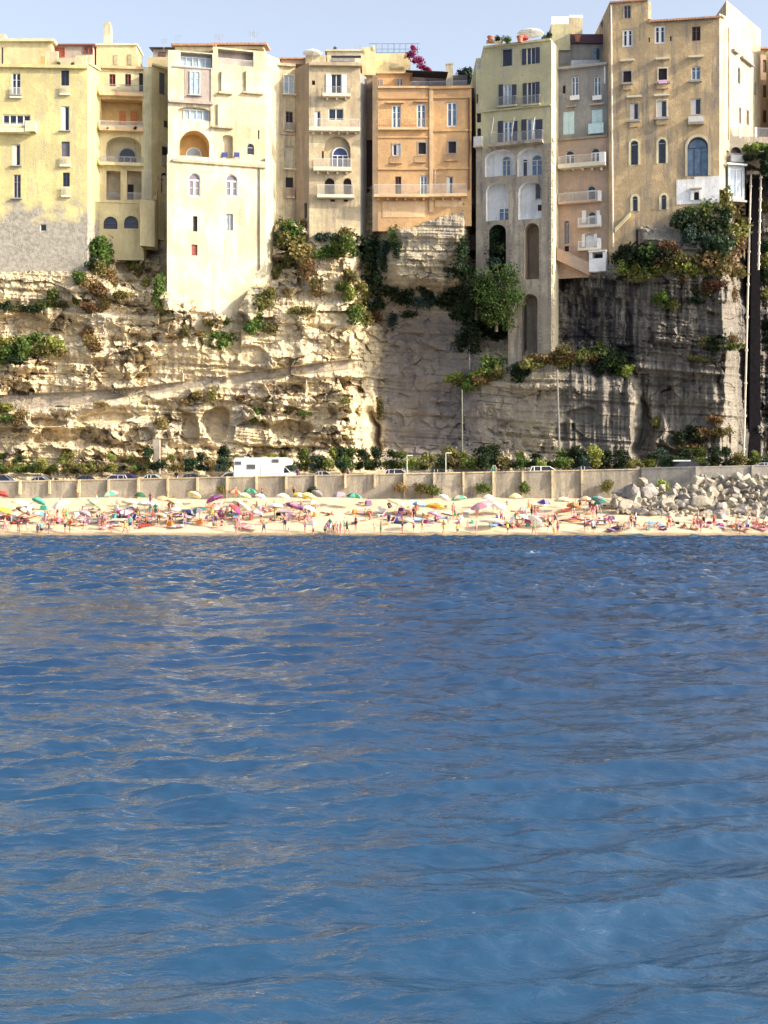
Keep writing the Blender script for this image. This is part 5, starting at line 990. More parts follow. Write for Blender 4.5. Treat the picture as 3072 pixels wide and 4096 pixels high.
# ------------------------------------------------------------------ vehicles
def paint(name, col): return simple(name, col, .3, .04)
RUB = simple('tyre_rubber', (.03, .03, .03), .8, .1); RIM = simple('wheel_rim', (.5, .5, .5), .3, .1, .8); LAMP = simple('lamp_glass', (.7, .68, .6), .2, .05); REDL = simple('tail_lamp', (.4, .02, .02), .3, .1)
CARGL = simple('car_glass', (.02, .025, .035), .06, .2)
def wheel(x, y, r, root, side):
    m = MB(); m.tube((x, y - .1, r), (x, y + .1, r), r, n=16); t = m.build('wheel', RUB, root)
    m = MB(); m.tube((x, y + side * .1, r), (x, y + side * .115, r), r * .62, r * .5, n=14); m.build('rim', RIM, t)
def car_proto(kind, mat):
    """side profile loft; the nose points to +x"""
    root = empty('parked_car', (0, 0, 0)); Lh, H = {'hatch': (2.0, 1.48), 'estate': (2.35, 1.5), 'suv': (2.3, 1.75), 'saloon': (2.25, 1.42)}[kind]; w = .86; s = H / 1.48; b = H * .62
    low = [(-Lh, .32), (-Lh, .62 * s), (-Lh + .06, b), (Lh * .45, b + .02), (Lh * .86, b - .12), (Lh, .6 * s), (Lh + .02, .32), (Lh * .5, .24), (-Lh * .5, .24)]
    if kind == 'saloon': low[2] = (-Lh + .08, b - .04)
    m = MB(); n = len(low)
    for y0, y1, i0, i1 in ((-w, -w + .12, .0, 0), (-w + .12, w - .12, 0, 0), (w - .12, w, 0, 0)):
        pass
    secs = [(-w, .94), (-w + .1, 1), (w - .1, 1), (w, .94)]; k0 = len(m.v)
    for y, sc_ in secs: m.v += [(x * sc_ if abs(x) > Lh * .8 else x, y, z) for x, z in low]
    for a in range(3):
        for i in range(n):
            j = (i + 1) % n; m.f.append((k0 + a * n + i, k0 + a * n + j, k0 + (a + 1) * n + j, k0 + (a + 1) * n + i)); m.m.append(0)
    m.f.append(tuple(k0 + i for i in reversed(range(n)))); m.m.append(0); m.f.append(tuple(k0 + 3 * n + i for i in range(n))); m.m.append(0)
    body = m.build('body', mat, root)
    if kind == 'hatch': cab = [(-Lh + .1, b), (-Lh + .42, H - .04), (-Lh + 1.0, H), (.25, H - .02), (Lh * .48, b)]
    elif kind == 'saloon': cab = [(-Lh + .75, b - .02), (-Lh + 1.35, H - .05), (-.4, H), (.2, H - .03), (Lh * .46, b)]
    else: cab = [(-Lh + .05, b), (-Lh + .3, H - .05), (-Lh + 1.2, H), (.2, H - .02), (Lh * .45, b)]
    m = MB(); n = len(cab); k0 = 0
    for y, dz in ((-w + .04, 0), (w - .04, 0)): m.v += [(x, y * (1 if z <= b else .84), z) for x, z in cab]
    for i in range(n): j = (i + 1) % n; m.f.append((i, j, n + j, n + i)); m.m.append(0)
    m.f.append(tuple(reversed(range(n)))); m.f.append(tuple(range(n, 2 * n))); m.m += [0, 0]; g = m.build('windows', CARGL, root)
    m = MB(); xa, xb = cab[1][0], cab[3][0]; m.box(xa, xb + .03, -w * .82, w * .82, H - .02, H + .04); m.build('roof', mat, root)
    m = MB()
    for sy in (-1, 1):
        for (x0, z0), (x1, z1) in ((cab[0], cab[1]), (cab[3], cab[4])): m.tube((x0, sy * (w - .05), z0), (x1, sy * (w - .05) * .86, z1), .05, n=5)
        for xm in ((xa + xb) / 2, xa + (xb - xa) * .12): m.tube((xm, sy * (w - .04), b), (xm, sy * (w - .05) * .85, H - .02), .045, n=5)
    m.build('pillars', mat, root)
    for x in (-Lh * .62, Lh * .64):
        for sd in (-1, 1): wheel(x, sd * (w - .06), .32, root, sd)
    for sd in (-1, 1):
        m = MB(); m.box(Lh - .12, Lh - .02, sd * .62 - .16, sd * .62 + .16, .6 * s, .72 * s); m.build('headlight', LAMP, root)
        m = MB(); m.box(-Lh - .01, -Lh + .08, sd * .66 - .12, sd * .66 + .12, .6 * s, .8 * s); m.build('tail_light', REDL, root)
        m = MB(); m.box(Lh * .34, Lh * .34 + .14, sd * (w + .02), sd * (w + .18), b - .02, b + .12); m.build('mirror', mat, root)
    return root
def children(o): return [c for c in bpy.data.objects if c.parent == o]
def copy_tree(o, parent=None):
    c = o.copy(); C.objects.link(c); c.parent = parent
    for ch in list(o.children): copy_tree(ch, c)
    return c
CARS = [(-40, 'hatch', (.1, .14, .22), 1, 'blue-grey hatchback just left of the first dark car'), (20, 'suv', (.16, .2, .3), 1, 'blue-grey van-like car at the left edge above the end of the tan wall'), (170, 'saloon', (.28, .32, .38), 1, 'silver-blue saloon, second car from the left edge'),
        (335, 'saloon', (.03, .028, .03), -1, 'black saloon left of the deep blue car'), (455, 'hatch', (.75, .74, .72), -1, 'low white car half hidden beside the deep blue car'), (520, 'hatch', (.03, .03, .25), 1, 'deep blue hatchback left of the silver saloon'),
        (618, 'saloon', (.5, .52, .53), 1, 'silver saloon right of the deep blue hatchback'), (775, 'saloon', (.035, .03, .03), 1, 'black saloon left of the motorhome'), (915, 'hatch', (.78, .76, .72), -1, 'white hatchback parked right behind the motorhome'),
        (1300, 'saloon', (.33, .35, .38), 1, 'grey saloon in front of the motorhome'), (1598, 'hatch', (.42, .44, .46), 1, 'silver hatchback by the taller lamp post'), (1760, 'saloon', (.04, .04, .045), 1, 'black saloon between the lamp posts'),
        (2190, 'estate', (.8, .79, .76), 1, 'white estate car standing out above the sea wall'), (2345, 'saloon', (.03, .03, .035), 1, 'black saloon right of the white estate car'), (2722, 'suv', (.04, .035, .05), -1, 'dark car with a pale roof box above the grey wall'), (3040, 'saloon', (.5, .5, .52), -1, 'silver saloon at the right edge above the boulders')]
cache = {}
for (px, kd, col, dr, lab) in CARS:
    key = kd
    Y = 178.6 + rnd.uniform(-.1, .3); x = xat(px, Y); z = walltop(x) - .95
    if key not in cache: r = cache[key] = car_proto(kd, paint('car_paint', (.5, .5, .5)))
    else: r = copy_tree(cache[key])
    mt = paint('car_paint_%d' % px, col)
    for ch in r.children:
        if ch.name.split('.')[0] in ('body', 'roof', 'pillars', 'mirror'): ch.material_slots[0].link = 'OBJECT'; ch.material_slots[0].material = mt
    r.location = (x, Y, z); r.rotation_euler = (0, math.radians(-1.1) * 1, 0 if dr > 0 else math.pi); r.rotation_euler[1] = 0
    tag(r, lab, 'car', 'cars parked behind the sea wall')
    if 'roof box' in lab:
        m = MB(); m.box(-1.2, 1.0, -.5, .5, 1.82, 2.0); bx_ = m.mesh('roof_box', simple('roof_box_shell', (.6, .6, .58))); o = bpy.data.objects.new('roof_box', bx_); link(o, r)
# motorhome, nose to the right
Y = 178.8; x = xat(1066, Y); z = walltop(x) - .95
mh = empty('motorhome', (x, Y, z), 'white overcab motorhome parked behind the sea wall', 'motorhome'); MW = simple('motorhome_shell', (.8, .79, .77), .35, .03)
m = MB(); o_ = lambda pts: [(x + a, z + c) for a, c in pts]
m.prism(o_([(-3.75, .5), (-3.72, 2.85), (-3.55, 3.0), (2.4, 3.04), (3.0, 2.86), (3.12, 2.55), (2.95, 2.2), (2.15, 2.05), (1.95, .5)]), Y - 1.12, Y + 1.12); m.build('body', MW, mh)
m = MB(); m.prism(o_([(1.96, .42), (1.96, 1.98), (2.2, 2.0), (2.95, 1.35), (3.5, 1.2), (3.68, .95), (3.68, .42)]), Y - 1.0, Y + 1.0); cb = m.build('cab', MW, mh)
m = MB(); m.prism(o_([(2.12, 1.25), (2.16, 1.9), (2.3, 1.88), (2.82, 1.3)]), Y - 1.03, Y - 1.01); m.build('window', GLASS, cb)
m = MB(); m.hexa([(x + 2.98, Y - .9, z + 1.36), (x + 2.98, Y + .9, z + 1.36), (x + 2.95, Y + .9, z + 1.33), (x + 2.95, Y - .9, z + 1.33), (x + 2.3, Y - .85, z + 1.98), (x + 2.3, Y + .85, z + 1.98), (x + 2.26, Y + .85, z + 1.95), (x + 2.26, Y - .85, z + 1.95)]); m.build('windscreen', GLASS, cb)
for (a, c, d, e) in ((-3.6, -2.9, 2.2, 2.55), (-2.2, -1.25, 1.72, 2.2), (.75, 1.5, 2.45, 2.8)):
    m = MB(); m.box(x + a, x + c, Y - 1.16, Y - 1.125, z + d, z + e); w_ = m.build('window', simple('tinted_window', (.1, .1, .11), .2), mh)
    m = MB()
    for (p0, p1, q0, q1) in ((a - .04, a, d - .04, e + .04), (c, c + .04, d - .04, e + .04), (a, c, d - .04, d), (a, c, e, e + .04)): m.box(x + p0, x + p1, Y - 1.17, Y - 1.125, z + q0, z + q1)
    m.build('frame', simple('window_rubber', (.3, .3, .3)), w_)
m = MB(); m.box(x - .6, x + .05, Y - 1.15, Y - 1.125, z + .6, z + 2.4); m.build('door', simple('motorhome_door', (.74, .73, .71), .4), mh)
m = MB(); m.box(x - 3.5, x + 1.8, Y - 1.135, Y - 1.125, z + 1.15, z + 1.22); m.build('stripe', simple('grey_stripe', (.5, .5, .5)), mh)
for a in (-2.2, 2.75):
    for sd in (-1, 1):
        m = MB(); m.tube((x + a, Y + sd * .95 - .1, z + .34), (x + a, Y + sd * .95 + .1, z + .34), .34, n=16); t = m.build('wheel', RUB, mh); m = MB(); m.tube((x + a, Y + sd * 1.055, z + .34), (x + a, Y + sd * 1.07, z + .34), .2, n=12); m.build('rim', RIM, t)
for sd in (-1, 1): m = MB(); m.box(x + 3.66, x + 3.71, Y + sd * .75 - .15, Y + sd * .75 + .15, z + .72, z + .9); m.build('headlight', LAMP, mh)
for k, a in enumerate((-2.6, -.4)): m = MB(); m.box(x + a, x + a + .5, Y - .3, Y + .3, z + 3.03, z + 3.12); m.build('roof_vent', MW, mh)
mh.scale = (1.08, 1, 1.1)
# lamp posts
for (px, py, Yl, lab) in ((1628, 1822, 177.4, 'taller street lamp with a flat head near the silver hatchback'), (1783, 1812, 178, 'street lamp standing right of the black saloon')):
    p = W(px, py, Yl); zb = walltop(p.x) - .95; r = empty('street_lamp', (p.x, Yl, zb), lab, 'street lamp', 'street lamps on the road')
    m = MB(); m.tube((p.x, Yl, zb), (p.x, Yl, p.z), .08, .05); m.build('pole', PALERAIL, r); m = MB(); m.box(p.x, p.x + .75, Yl - .12, Yl + .12, p.z - .05, p.z + .06); m.build('lamp_head', WHITE, r)

# ------------------------------------------------------------------ boulders
def boulder_mesh(seed):
    import bmesh
    r = np.random.RandomState(seed); bm = bmesh.new(); bmesh.ops.create_icosphere(bm, subdivisions=3, radius=.5)
    pl = []
    for _ in range(11): n_ = Vector(r.randn(3)).normalized(); pl.append((n_, .22 + .15 * r.rand()))
    st = (1 + .5 * r.rand(), .9, .7 + .35 * r.rand())
    for v in bm.verts:
        for n_, d_ in pl:
            q = v.co.dot(n_)
            if q > d_: v.co -= n_ * (q - d_)
        v.co += v.co.normalized() * .025 * mn.noise(v.co * 7 + Vector((seed, 0, 0))); v.co = Vector((v.co.x * st[0], v.co.y * st[1], v.co.z * st[2]))
    me = bpy.data.meshes.new('boulder'); bm.to_mesh(me); bm.free(); return me
BM = [boulder_mesh(s) for s in range(14)]
def bmat(name, a, c):
    m, nt, b = nm(name); p = pos(nt); oi = nt.nodes.new('ShaderNodeObjectInfo')
    cc = mix(nt, ramp(nt, noise(nt, 1.3, p, 6, .65), .35, .65), a, c); hs = nt.nodes.new('ShaderNodeHueSaturation'); nt.links.new(cc, hs.inputs['Color']); nt.links.new(math_(nt, 'ADD', .72, math_(nt, 'MULTIPLY', oi.outputs['Random'], .45)), hs.inputs['Value'])
    nt.links.new(hs.outputs[0], b.inputs['Base Color']); b.inputs['Roughness'].default_value = .95; bump(nt, noise(nt, 4, p, 8, .7), b, .8, .12); return m
BMT = [bmat('pale_boulder_stone', (.46, .41, .32), (.30, .26, .2)), bmat('grey_boulder_stone', (.34, .31, .28), (.2, .18, .17))]
for me in BM: me.materials.append(BMT[0])
BIG = [(2520, 1975, 88, 'largest dark-faced boulder leaning on the end of the tan sea wall', 1), (2572, 1925, 56, 'tall boulder against the corner where the tan and grey walls meet', 0), (2600, 1960, 62, 'upright wedge-shaped boulder below the wall corner', 1), (2540, 2000, 58, 'rounded pale boulder at the left foot of the pile', 0), (2500, 2028, 66, 'flat cream boulder lying at the left end of the pile', 0),
       (2690, 1975, 66, 'pale round-topped boulder under the yellow-green bush', 0), (2745, 1995, 62, 'shaded grey boulder right of the yellow-green bush', 1), (2800, 2010, 86, 'large pyramid-shaped cream boulder in the middle of the pile', 0), (2555, 2045, 50, 'dark rounded boulder low in the left end of the pile', 1), (2680, 2030, 56, 'cream boulder just above the sunbathers', 0), (2775, 1955, 46, 'upright pale boulder near the start of the long pile', 0), (2460, 2005, 40, 'small pale boulder at the far left tip of the pile', 0)]
def bplace(px, py, s, mi, lab, grp='boulders piled under the grey sea wall', Yo=0):
    # surface of the pile: from the sand up to the wall
    t = np.clip((2085 - py) / (2085 - 1900), 0, 1); Y = 160.8 + 11.9 * t + Yo; p = W(px, py, Y); o = bpy.data.objects.new('boulder', rnd.choice(BM)); link(o); o.location = p; k = s / 29.5
    o.scale = (k * rnd.uniform(.85, 1.15), k * rnd.uniform(.85, 1.1), k * rnd.uniform(.8, 1.1)); o.rotation_euler = (rnd.uniform(-.5, .5), rnd.uniform(-.5, .5), rnd.uniform(0, 6.28)); o.material_slots[0].link = 'OBJECT'; o.material_slots[0].material = BMT[mi]
    tag(o, lab, 'boulder', grp)
for (x, y, s, lab, mi) in BIG: bplace(x, y, s * 1.15, mi, lab)
py = 1908
while py < 2088:
    x0 = 2790 if py < 1935 else 2640 if py < 1960 else 2470 if py < 2050 else 2620
    if py > 2050: x0 = 2560 + (py - 2050) * 4
    px = x0
    while px < 3260:
        s = rnd.choice([14, 18, 24, 30, 38, 52]) * rnd.uniform(.9, 1.2)
        if not (2640 < px < 2700 and py < 1955) and rnd.random() < .93:
            sz = 'small' if s < 30 else 'large' if s > 46 else 'medium'
            row = 'in the top row' if py < 1935 else 'high in the pile' if py < 1980 else 'midway down the pile' if py < 2030 else 'at the pile bottom'
            mi = 0 if rnd.random() < .72 else 1
            bplace(px + rnd.uniform(-8, 8), py + rnd.uniform(-6, 8), s, mi, '%s %s boulder %s%s' % (sz, ('pale', 'grey')[mi], row, ', left end' if px < 2700 else ', right end' if px > 2930 else ''), Yo=rnd.uniform(-.2, .5))
        px += s * rnd.uniform(.62, .95)
    py += rnd.uniform(16, 22)
m = MB()  # dark filler behind the outer boulders, coloured like the shade between them
a, c = xat(2500, 172), xat(3300, 172)
m.hexa([(a, 165.5, 1.2), (c, 164.0, 1.2), (c, 173.2, 1.2), (a, 174.3, 1.2), (a + 2, 169, 3.0), (c, 166.6, 3), (c, 173.15, 6.2), (a + 3, 173.9, 4.6)]); tag(m.build('filler', simple('dark_filler', (.16, .145, .12), .95, .35, scale=2)), None, None, None, 'stuff'); 
bpy.data.objects['filler']['label'] = 'dark filler standing for the shade in the gaps of the boulder pile'; bpy.data.objects['filler']['category'] = 'filler'

# ------------------------------------------------------------------ people
def skin_body(name, J, E, root_j='pelvis'):
    names = list(J); me = bpy.data.meshes.new(name); me.from_pydata([J[n][:3] for n in names], [(names.index(a), names.index(b)) for a, b in E], [])
    o = bpy.data.objects.new('tmp', me); C.objects.link(o); o.modifiers.new('s', 'SKIN'); sm_ = o.modifiers.new('u', 'SUBSURF'); sm_.levels = 1; sm_.render_levels = 1
    for i, n in enumerate(names):
        r = J[n][3]; me.skin_vertices[0].data[i].radius = (r, r * (J[n][4] if len(J[n]) > 4 else 1)); me.skin_vertices[0].data[i].use_root = (n == root_j)
    dg = bpy.context.evaluated_depsgraph_get(); dg.update(); em = bpy.data.meshes.new_from_object(o.evaluated_get(dg)); em.name = name; bpy.data.objects.remove(o); bpy.data.meshes.remove(me)
    for p in em.polygons: p.use_smooth = True
    if not em.materials: em.materials.append(None)
    return em
EDG = [('pelvis', 'waist'), ('waist', 'chest'), ('chest', 'neck'), ('neck', 'jaw'), ('jaw', 'head'), ('jaw', 'nose')]
for s_ in 'LR': EDG += [('chest', 'sh' + s_), ('sh' + s_, 'el' + s_), ('el' + s_, 'wr' + s_), ('wr' + s_, 'ha' + s_), ('wr' + s_, 'th' + s_), ('pelvis', 'hi' + s_), ('hi' + s_, 'kn' + s_), ('kn' + s_, 'an' + s_), ('an' + s_, 'to' + s_)]
RAD = {'pelvis': .125, 'waist': .105, 'chest': .135, 'neck': .05, 'jaw': .062, 'head': .088, 'nose': .018, 'sh': .058, 'el': .042, 'wr': .03, 'ha': .03, 'th': .014, 'hi': .088, 'kn': .058, 'an': .038, 'to': .03}
def pose(**k):
    J = {}
    P0 = dict(pelvis=(0, 0, .95), waist=(0, -.01, 1.1), chest=(0, 0, 1.32), neck=(0, .01, 1.48), jaw=(0, -.015, 1.57), head=(0, 0, 1.67), nose=(0, -.11, 1.61),
              shL=(.17, 0, 1.4), elL=(.24, .03, 1.13), wrL=(.25, -.05, .9), haL=(.25, -.08, .8), thL=(.21, -.1, .85), shR=(-.17, 0, 1.4), elR=(-.24, .03, 1.13), wrR=(-.25, -.05, .9), haR=(-.25, -.08, .8), thR=(-.21, -.1, .85),
              hiL=(.09, 0, .88), knL=(.1, -.02, .5), anL=(.1, .03, .08), toL=(.11, -.14, .035), hiR=(-.09, 0, .88), knR=(-.1, -.02, .5), anR=(-.1, .03, .08), toR=(-.11, -.14, .035))
    P0.update(k)
    for n, p in P0.items():
        b_ = n[:-1] if n[-1] in 'LR' else n; J[n] = (*p, RAD[b_]) if b_ != 'chest' else (*p, RAD[b_])
    return J
POSES = {
 'standing': pose(),
 'standing with hands on hips': pose(elL=(.36, .06, 1.15), wrL=(.19, -.03, .99), haL=(.14, -.08, .98), thL=(.16, .02, 1.02), elR=(-.36, .06, 1.15), wrR=(-.19, -.03, .99), haR=(-.14, -.08, .98), thR=(-.16, .02, 1.02), knL=(.15, -.02, .5), anL=(.18, .03, .08), toL=(.2, -.14, .035)),
 'walking': pose(knL=(.1, -.2, .52), anL=(.1, -.28, .1), toL=(.1, -.46, .07), knR=(-.1, .08, .5), anR=(-.1, .32, .14), toR=(-.1, .22, .03), elL=(.23, .14, 1.15), wrL=(.24, .16, .93), haL=(.24, .13, .84), thL=(.2, .12, .88), elR=(-.23, -.08, 1.15), wrR=(-.23, -.26, .98), haR=(-.22, -.34, .93), thR=(-.18, -.3, .96)),
 'bending forward': pose(pelvis=(0, .1, .9), waist=(0, -.02, 1.02), chest=(0, -.25, 1.12), neck=(0, -.42, 1.16), jaw=(0, -.5, 1.15), head=(0, -.6, 1.16), nose=(0, -.56, 1.04), shL=(.17, -.32, 1.08), elL=(.2, -.36, .8), wrL=(.16, -.4, .56), haL=(.15, -.42, .47), thL=(.11, -.4, .5), shR=(-.17, -.32, 1.08), elR=(-.2, -.36, .8), wrR=(-.16, -.4, .56), haR=(-.15, -.42, .47), thR=(-.11, -.4, .5), hiL=(.09, .1, .84), hiR=(-.09, .1, .84)),
 'raising one arm': pose(elL=(.3, -.02, 1.62), wrL=(.28, -.04, 1.86), haL=(.27, -.05, 1.96), thL=(.23, -.07, 1.91), knR=(-.16, -.02, .5), anR=(-.2, .03, .08), toR=(-.24, -.14, .035)),
 'sitting up': pose(pelvis=(0, 0, .13), waist=(0, .04, .28), chest=(0, .08, .5), neck=(0, .06, .66), jaw=(0, .03, .75), head=(0, .05, .85), nose=(0, -.06, .79), shL=(.17, .08, .58), elL=(.24, .2, .33), wrL=(.26, .26, .09), haL=(.27, .2, .03), thL=(.23, .2, .05), shR=(-.17, .08, .58), elR=(-.24, .0, .38), wrR=(-.2, -.25, .42), haR=(-.17, -.34, .42), thR=(-.15, -.27, .47), hiL=(.1, -.05, .13), knL=(.14, -.42, .44), anL=(.13, -.62, .07), toL=(.13, -.8, .05), hiR=(-.1, -.05, .13), knR=(-.16, -.45, .4), anR=(-.14, -.66, .07), toR=(-.14, -.84, .05)),
 'lying on the back': pose(pelvis=(0, 0, .13), waist=(0, .16, .12), chest=(0, .38, .14), neck=(0, .55, .13), jaw=(0, .64, .13), head=(0, .75, .13), nose=(0, .68, .24), shL=(.17, .46, .11), elL=(.3, .24, .08), wrL=(.27, .0, .07), haL=(.25, -.1, .05), thL=(.21, -.04, .07), shR=(-.17, .46, .11), elR=(-.3, .24, .08), wrR=(-.27, .0, .07), haR=(-.25, -.1, .05), thR=(-.21, -.04, .07), hiL=(.09, -.07, .11), knL=(.11, -.42, .2), anL=(.12, -.82, .07), toL=(.13, -.88, .2), hiR=(-.09, -.07, .11), knR=(-.11, -.44, .09), anR=(-.12, -.84, .06), toR=(-.13, -.9, .2)),
 'lying propped on elbows': pose(pelvis=(0, 0, .12), waist=(0, -.15, .14), chest=(0, -.34, .26), neck=(0, -.46, .38), jaw=(0, -.52, .44), head=(0, -.53, .55), nose=(0, -.63, .49), shL=(.17, -.4, .3), elL=(.2, -.45, .05), wrL=(.12, -.66, .05), haL=(.08, -.75, .04), thL=(.07, -.68, .07), shR=(-.17, -.4, .3), elR=(-.2, -.45, .05), wrR=(-.12, -.66, .05), haR=(-.08, -.75, .04), thR=(-.07, -.68, .07), hiL=(.09, .07, .1), knL=(.11, .44, .08), anL=(.12, .84, .07), toL=(.12, .96, .04), hiR=(-.09, .07, .1), knR=(-.11, .44, .08), anR=(-.1, .6, .4), toR=(-.1, .55, .55)),
}
def shell(me, pts, off, name):
    import bmesh
    bm = bmesh.new(); bm.from_mesh(me); bm.normal_update()
    kill = [f for f in bm.faces if not any((f.calc_center_median() - Vector(c)).length < r for c, r in pts)]
    nrm = {v: v.normal.copy() for v in bm.verts}
    bmesh.ops.delete(bm, geom=kill, context='FACES')
    for v in bm.verts: v.co += nrm.get(v, v.normal) * off
    m2 = bpy.data.meshes.new(name); bm.to_mesh(m2); bm.free(); m2.materials.clear(); m2.materials.append(None); return m2
PM = {}
for n, J in POSES.items():
    body = skin_body('body', J, EDG); P3 = {k: Vector(v[:3]) for k, v in J.items()}
    mid = lambda a, b_, t=.4: P3[a].lerp(P3[b_], t)
    hd = P3['head']; up = (hd - P3['neck']).normalized(); fw_ = (P3['nose'] - P3['jaw']).normalized()
    PM[n] = dict(body=body, trunks=shell(body, [(P3['pelvis'], .17), (P3['hiL'], .16), (P3['hiR'], .16), (mid('hiL', 'knL'), .13), (mid('hiR', 'knR'), .13)], .016, 'swimming_trunks'),
                 briefs=shell(body, [(P3['pelvis'], .17), (P3['hiL'], .1), (P3['hiR'], .1)], .012, 'bikini_bottom'), top=shell(body, [(P3['chest'] + fw_ * .0, .145)], .012, 'bikini_top'),
                 shirt=shell(body, [(P3['chest'], .2), (P3['waist'], .16), (mid('shL', 'elL', .3), .12), (mid('shR', 'elR', .3), .12), (P3['pelvis'], .12)], .02, 'shirt'),
                 hair=shell(body, [(hd + up * .05 - fw_ * .07, .115)], .02, 'hair'), hat=shell(body, [(hd + up * .07, .1)], .03, 'hat'))
SK = [simple('tanned_skin', (.46, .22, .13), .6, .06), simple('fair_skin', (.62, .36, .25), .6, .06), simple('deep_tan_skin', (.30, .13, .07), .6, .06), simple('sunburnt_skin', (.58, .25, .17), .6, .06)]
HR = [('dark-haired', simple('dark_hair', (.02, .015, .012), .6)), ('brown-haired', simple('brown_hair', (.09, .05, .025), .6)), ('blond', simple('blond_hair', (.45, .32, .14), .6)), ('grey-haired', simple('grey_hair', (.4, .38, .36), .6))]
CL = {'red': (.48, .07, .06), 'dark blue': (.02, .03, .15), 'black': (.015, .015, .018), 'white': (.78, .77, .74), 'pink': (.62, .27, .36), 'green': (.05, .3, .12), 'orange': (.75, .25, .04), 'turquoise': (.15, .38, .4), 'yellow': (.75, .6, .08), 'purple': (.2, .09, .25)}
CM = {k: simple(k.replace(' ', '_') + '_fabric', v, .8, .08) for k, v in CL.items()}
def landmark(px):
    for x, t in ((70, 'at the left edge'), (300, 'below the leftmost cars'), (560, 'below the blue car'), (860, 'left of the motorhome'), (1180, 'below the motorhome'), (1450, 'below the grey saloon'), (1720, 'below the lamp posts'), (1900, 'right of the lamps'), (2110, 'near the pole parasol'), (2330, 'below the white estate'), (2560, 'left of the boulders'), (2800, 'below the left boulders')):
        if px < x: return t
    return 'below the right boulders'
def zone_(py): return 'in the shallows' if py > 2128 else 'on the wet sand' if py > 2108 else 'low on the beach' if py > 2075 else 'mid-beach' if py > 2035 else 'near the wall'
def person(px, py, ps, sc_=1.0, loc=None, rz=None, where=None):
    p = loc or sand_at(px, py); r = bpy.data.objects.new('person', PM[ps]['body']); link(r); r.location = p; r.scale = (sc_,) * 3
    r.rotation_euler = (0, 0, rnd.uniform(-1.6, 1.6) if rz is None else rz)
    r.material_slots[0].link = 'OBJECT'; r.material_slots[0].material = rnd.choice(SK)
    hn, hm = rnd.choice(HR[:3] + HR[:2] + HR); col = rnd.choice(list(CL)); cl_ = CM[col]; t = rnd.random()
    def ch(k, nm_, mt): o = bpy.data.objects.new(nm_, PM[ps][k]); link(o, r); o.material_slots[0].link = 'OBJECT'; o.material_slots[0].material = mt
    if t < .42: ch('trunks', 'swimming_trunks', cl_); wear = '%s swimming trunks' % col
    elif t < .82: ch('briefs', 'bikini_bottom', cl_); ch('top', 'bikini_top', cl_); wear = '%s bikini' % col
    else: ch('shirt', 'shirt', cl_); c2 = rnd.choice(['black', 'dark blue', 'white']); ch('trunks', 'shorts', CM[c2]); wear = '%s shirt and %s shorts' % (col, c2)
    if rnd.random() < .14: ch('hat', 'hat', CM['white']); hn = 'white-hatted'
    else: ch('hair', 'hair', hm)
    who = 'child' if sc_ < .8 else 'person'
    tag(r, '%s %s in %s %s %s %s' % (hn, who, wear, ps.replace('standing with', 'with').replace('lying propped on', 'on'), zone_(py) if where is None else where, landmark(px)), 'person', 'people on the beach')
    return r
UP = ['standing', 'standing', 'standing with hands on hips', 'walking', 'walking', 'bending forward', 'raising one arm']; DN = ['sitting up', 'sitting up', 'lying on the back', 'lying propped on elbows']
# groups at the water's edge as in the photograph
for (x, y) in ((20, 2118), (45, 2108), (75, 2120), (110, 2115), (150, 2128), (165, 2132), (190, 2100), (196, 2122), (260, 2118), (280, 2122), (340, 2110), (395, 2105), (420, 2102), (410, 2116), (440, 2120), (500, 2122), (520, 2112), (548, 2108),
               (945, 2126), (955, 2110), (1055, 2124), (1156, 2136), (1220, 2118), (1252, 2132), (1300, 2126), (1312, 2136), (1320, 2120), (1332, 2130), (1345, 2136), (1362, 2134), (1378, 2116), (1388, 2124), (1424, 2112), (1498, 2112), (1524, 2136), (1610, 2122), (1655, 2116), (1690, 2130), (1775, 2130),
               (1830, 2128), (1870, 2106), (1905, 2130), (2030, 2122), (2135, 2130), (2200, 2112), (2215, 2132), (2232, 2126), (2340, 2118), (2350, 2108), (2372, 2126), (2380, 2116), (2440, 2100), (2518, 2110), (2524, 2104), (2805, 2122), (2960, 2124), (2972, 2116), (2990, 2120), (3030, 2108), (680, 2090), (740, 2086)):
    person(x, min(y + 12, 2143), rnd.choice(UP), rnd.choice([.62, .72, .9, .95, 1, 1, 1.02]))
n = 0
while n < 205:
    x = rnd.uniform(-30, 3110); y = rnd.triangular(2005, 2122, 2092)
    dens = 1 if x < 1250 else .6 if x < 1700 else .85 if x < 2450 else .4
    if x > 2450: y = rnd.uniform(2088, 2128)
    if rnd.random() > dens * (1.7 if x > 2450 else 1): continue
    person(x, y, rnd.choice(UP if rnd.random() < .38 else DN), rnd.choice([.65, .9, .95, 1, 1.02])); n += 1
for (x, lab) in ((706, 'standing'), (1392, 'walking'), (1972, 'standing'), (1980, 'standing'), (1190, 'walking')):
    Y = 176.3; xx = xat(x, Y); person(x, 1900, lab, 1.0, loc=Vector((xx, Y, walltop(xx) - .82)), where='behind the sea wall')
person(308, 1985, 'standing', 1.0); person(942, 1975, 'standing', .95); person(1175, 1975, 'walking', 1); person(1048, 1975, 'standing', .9)

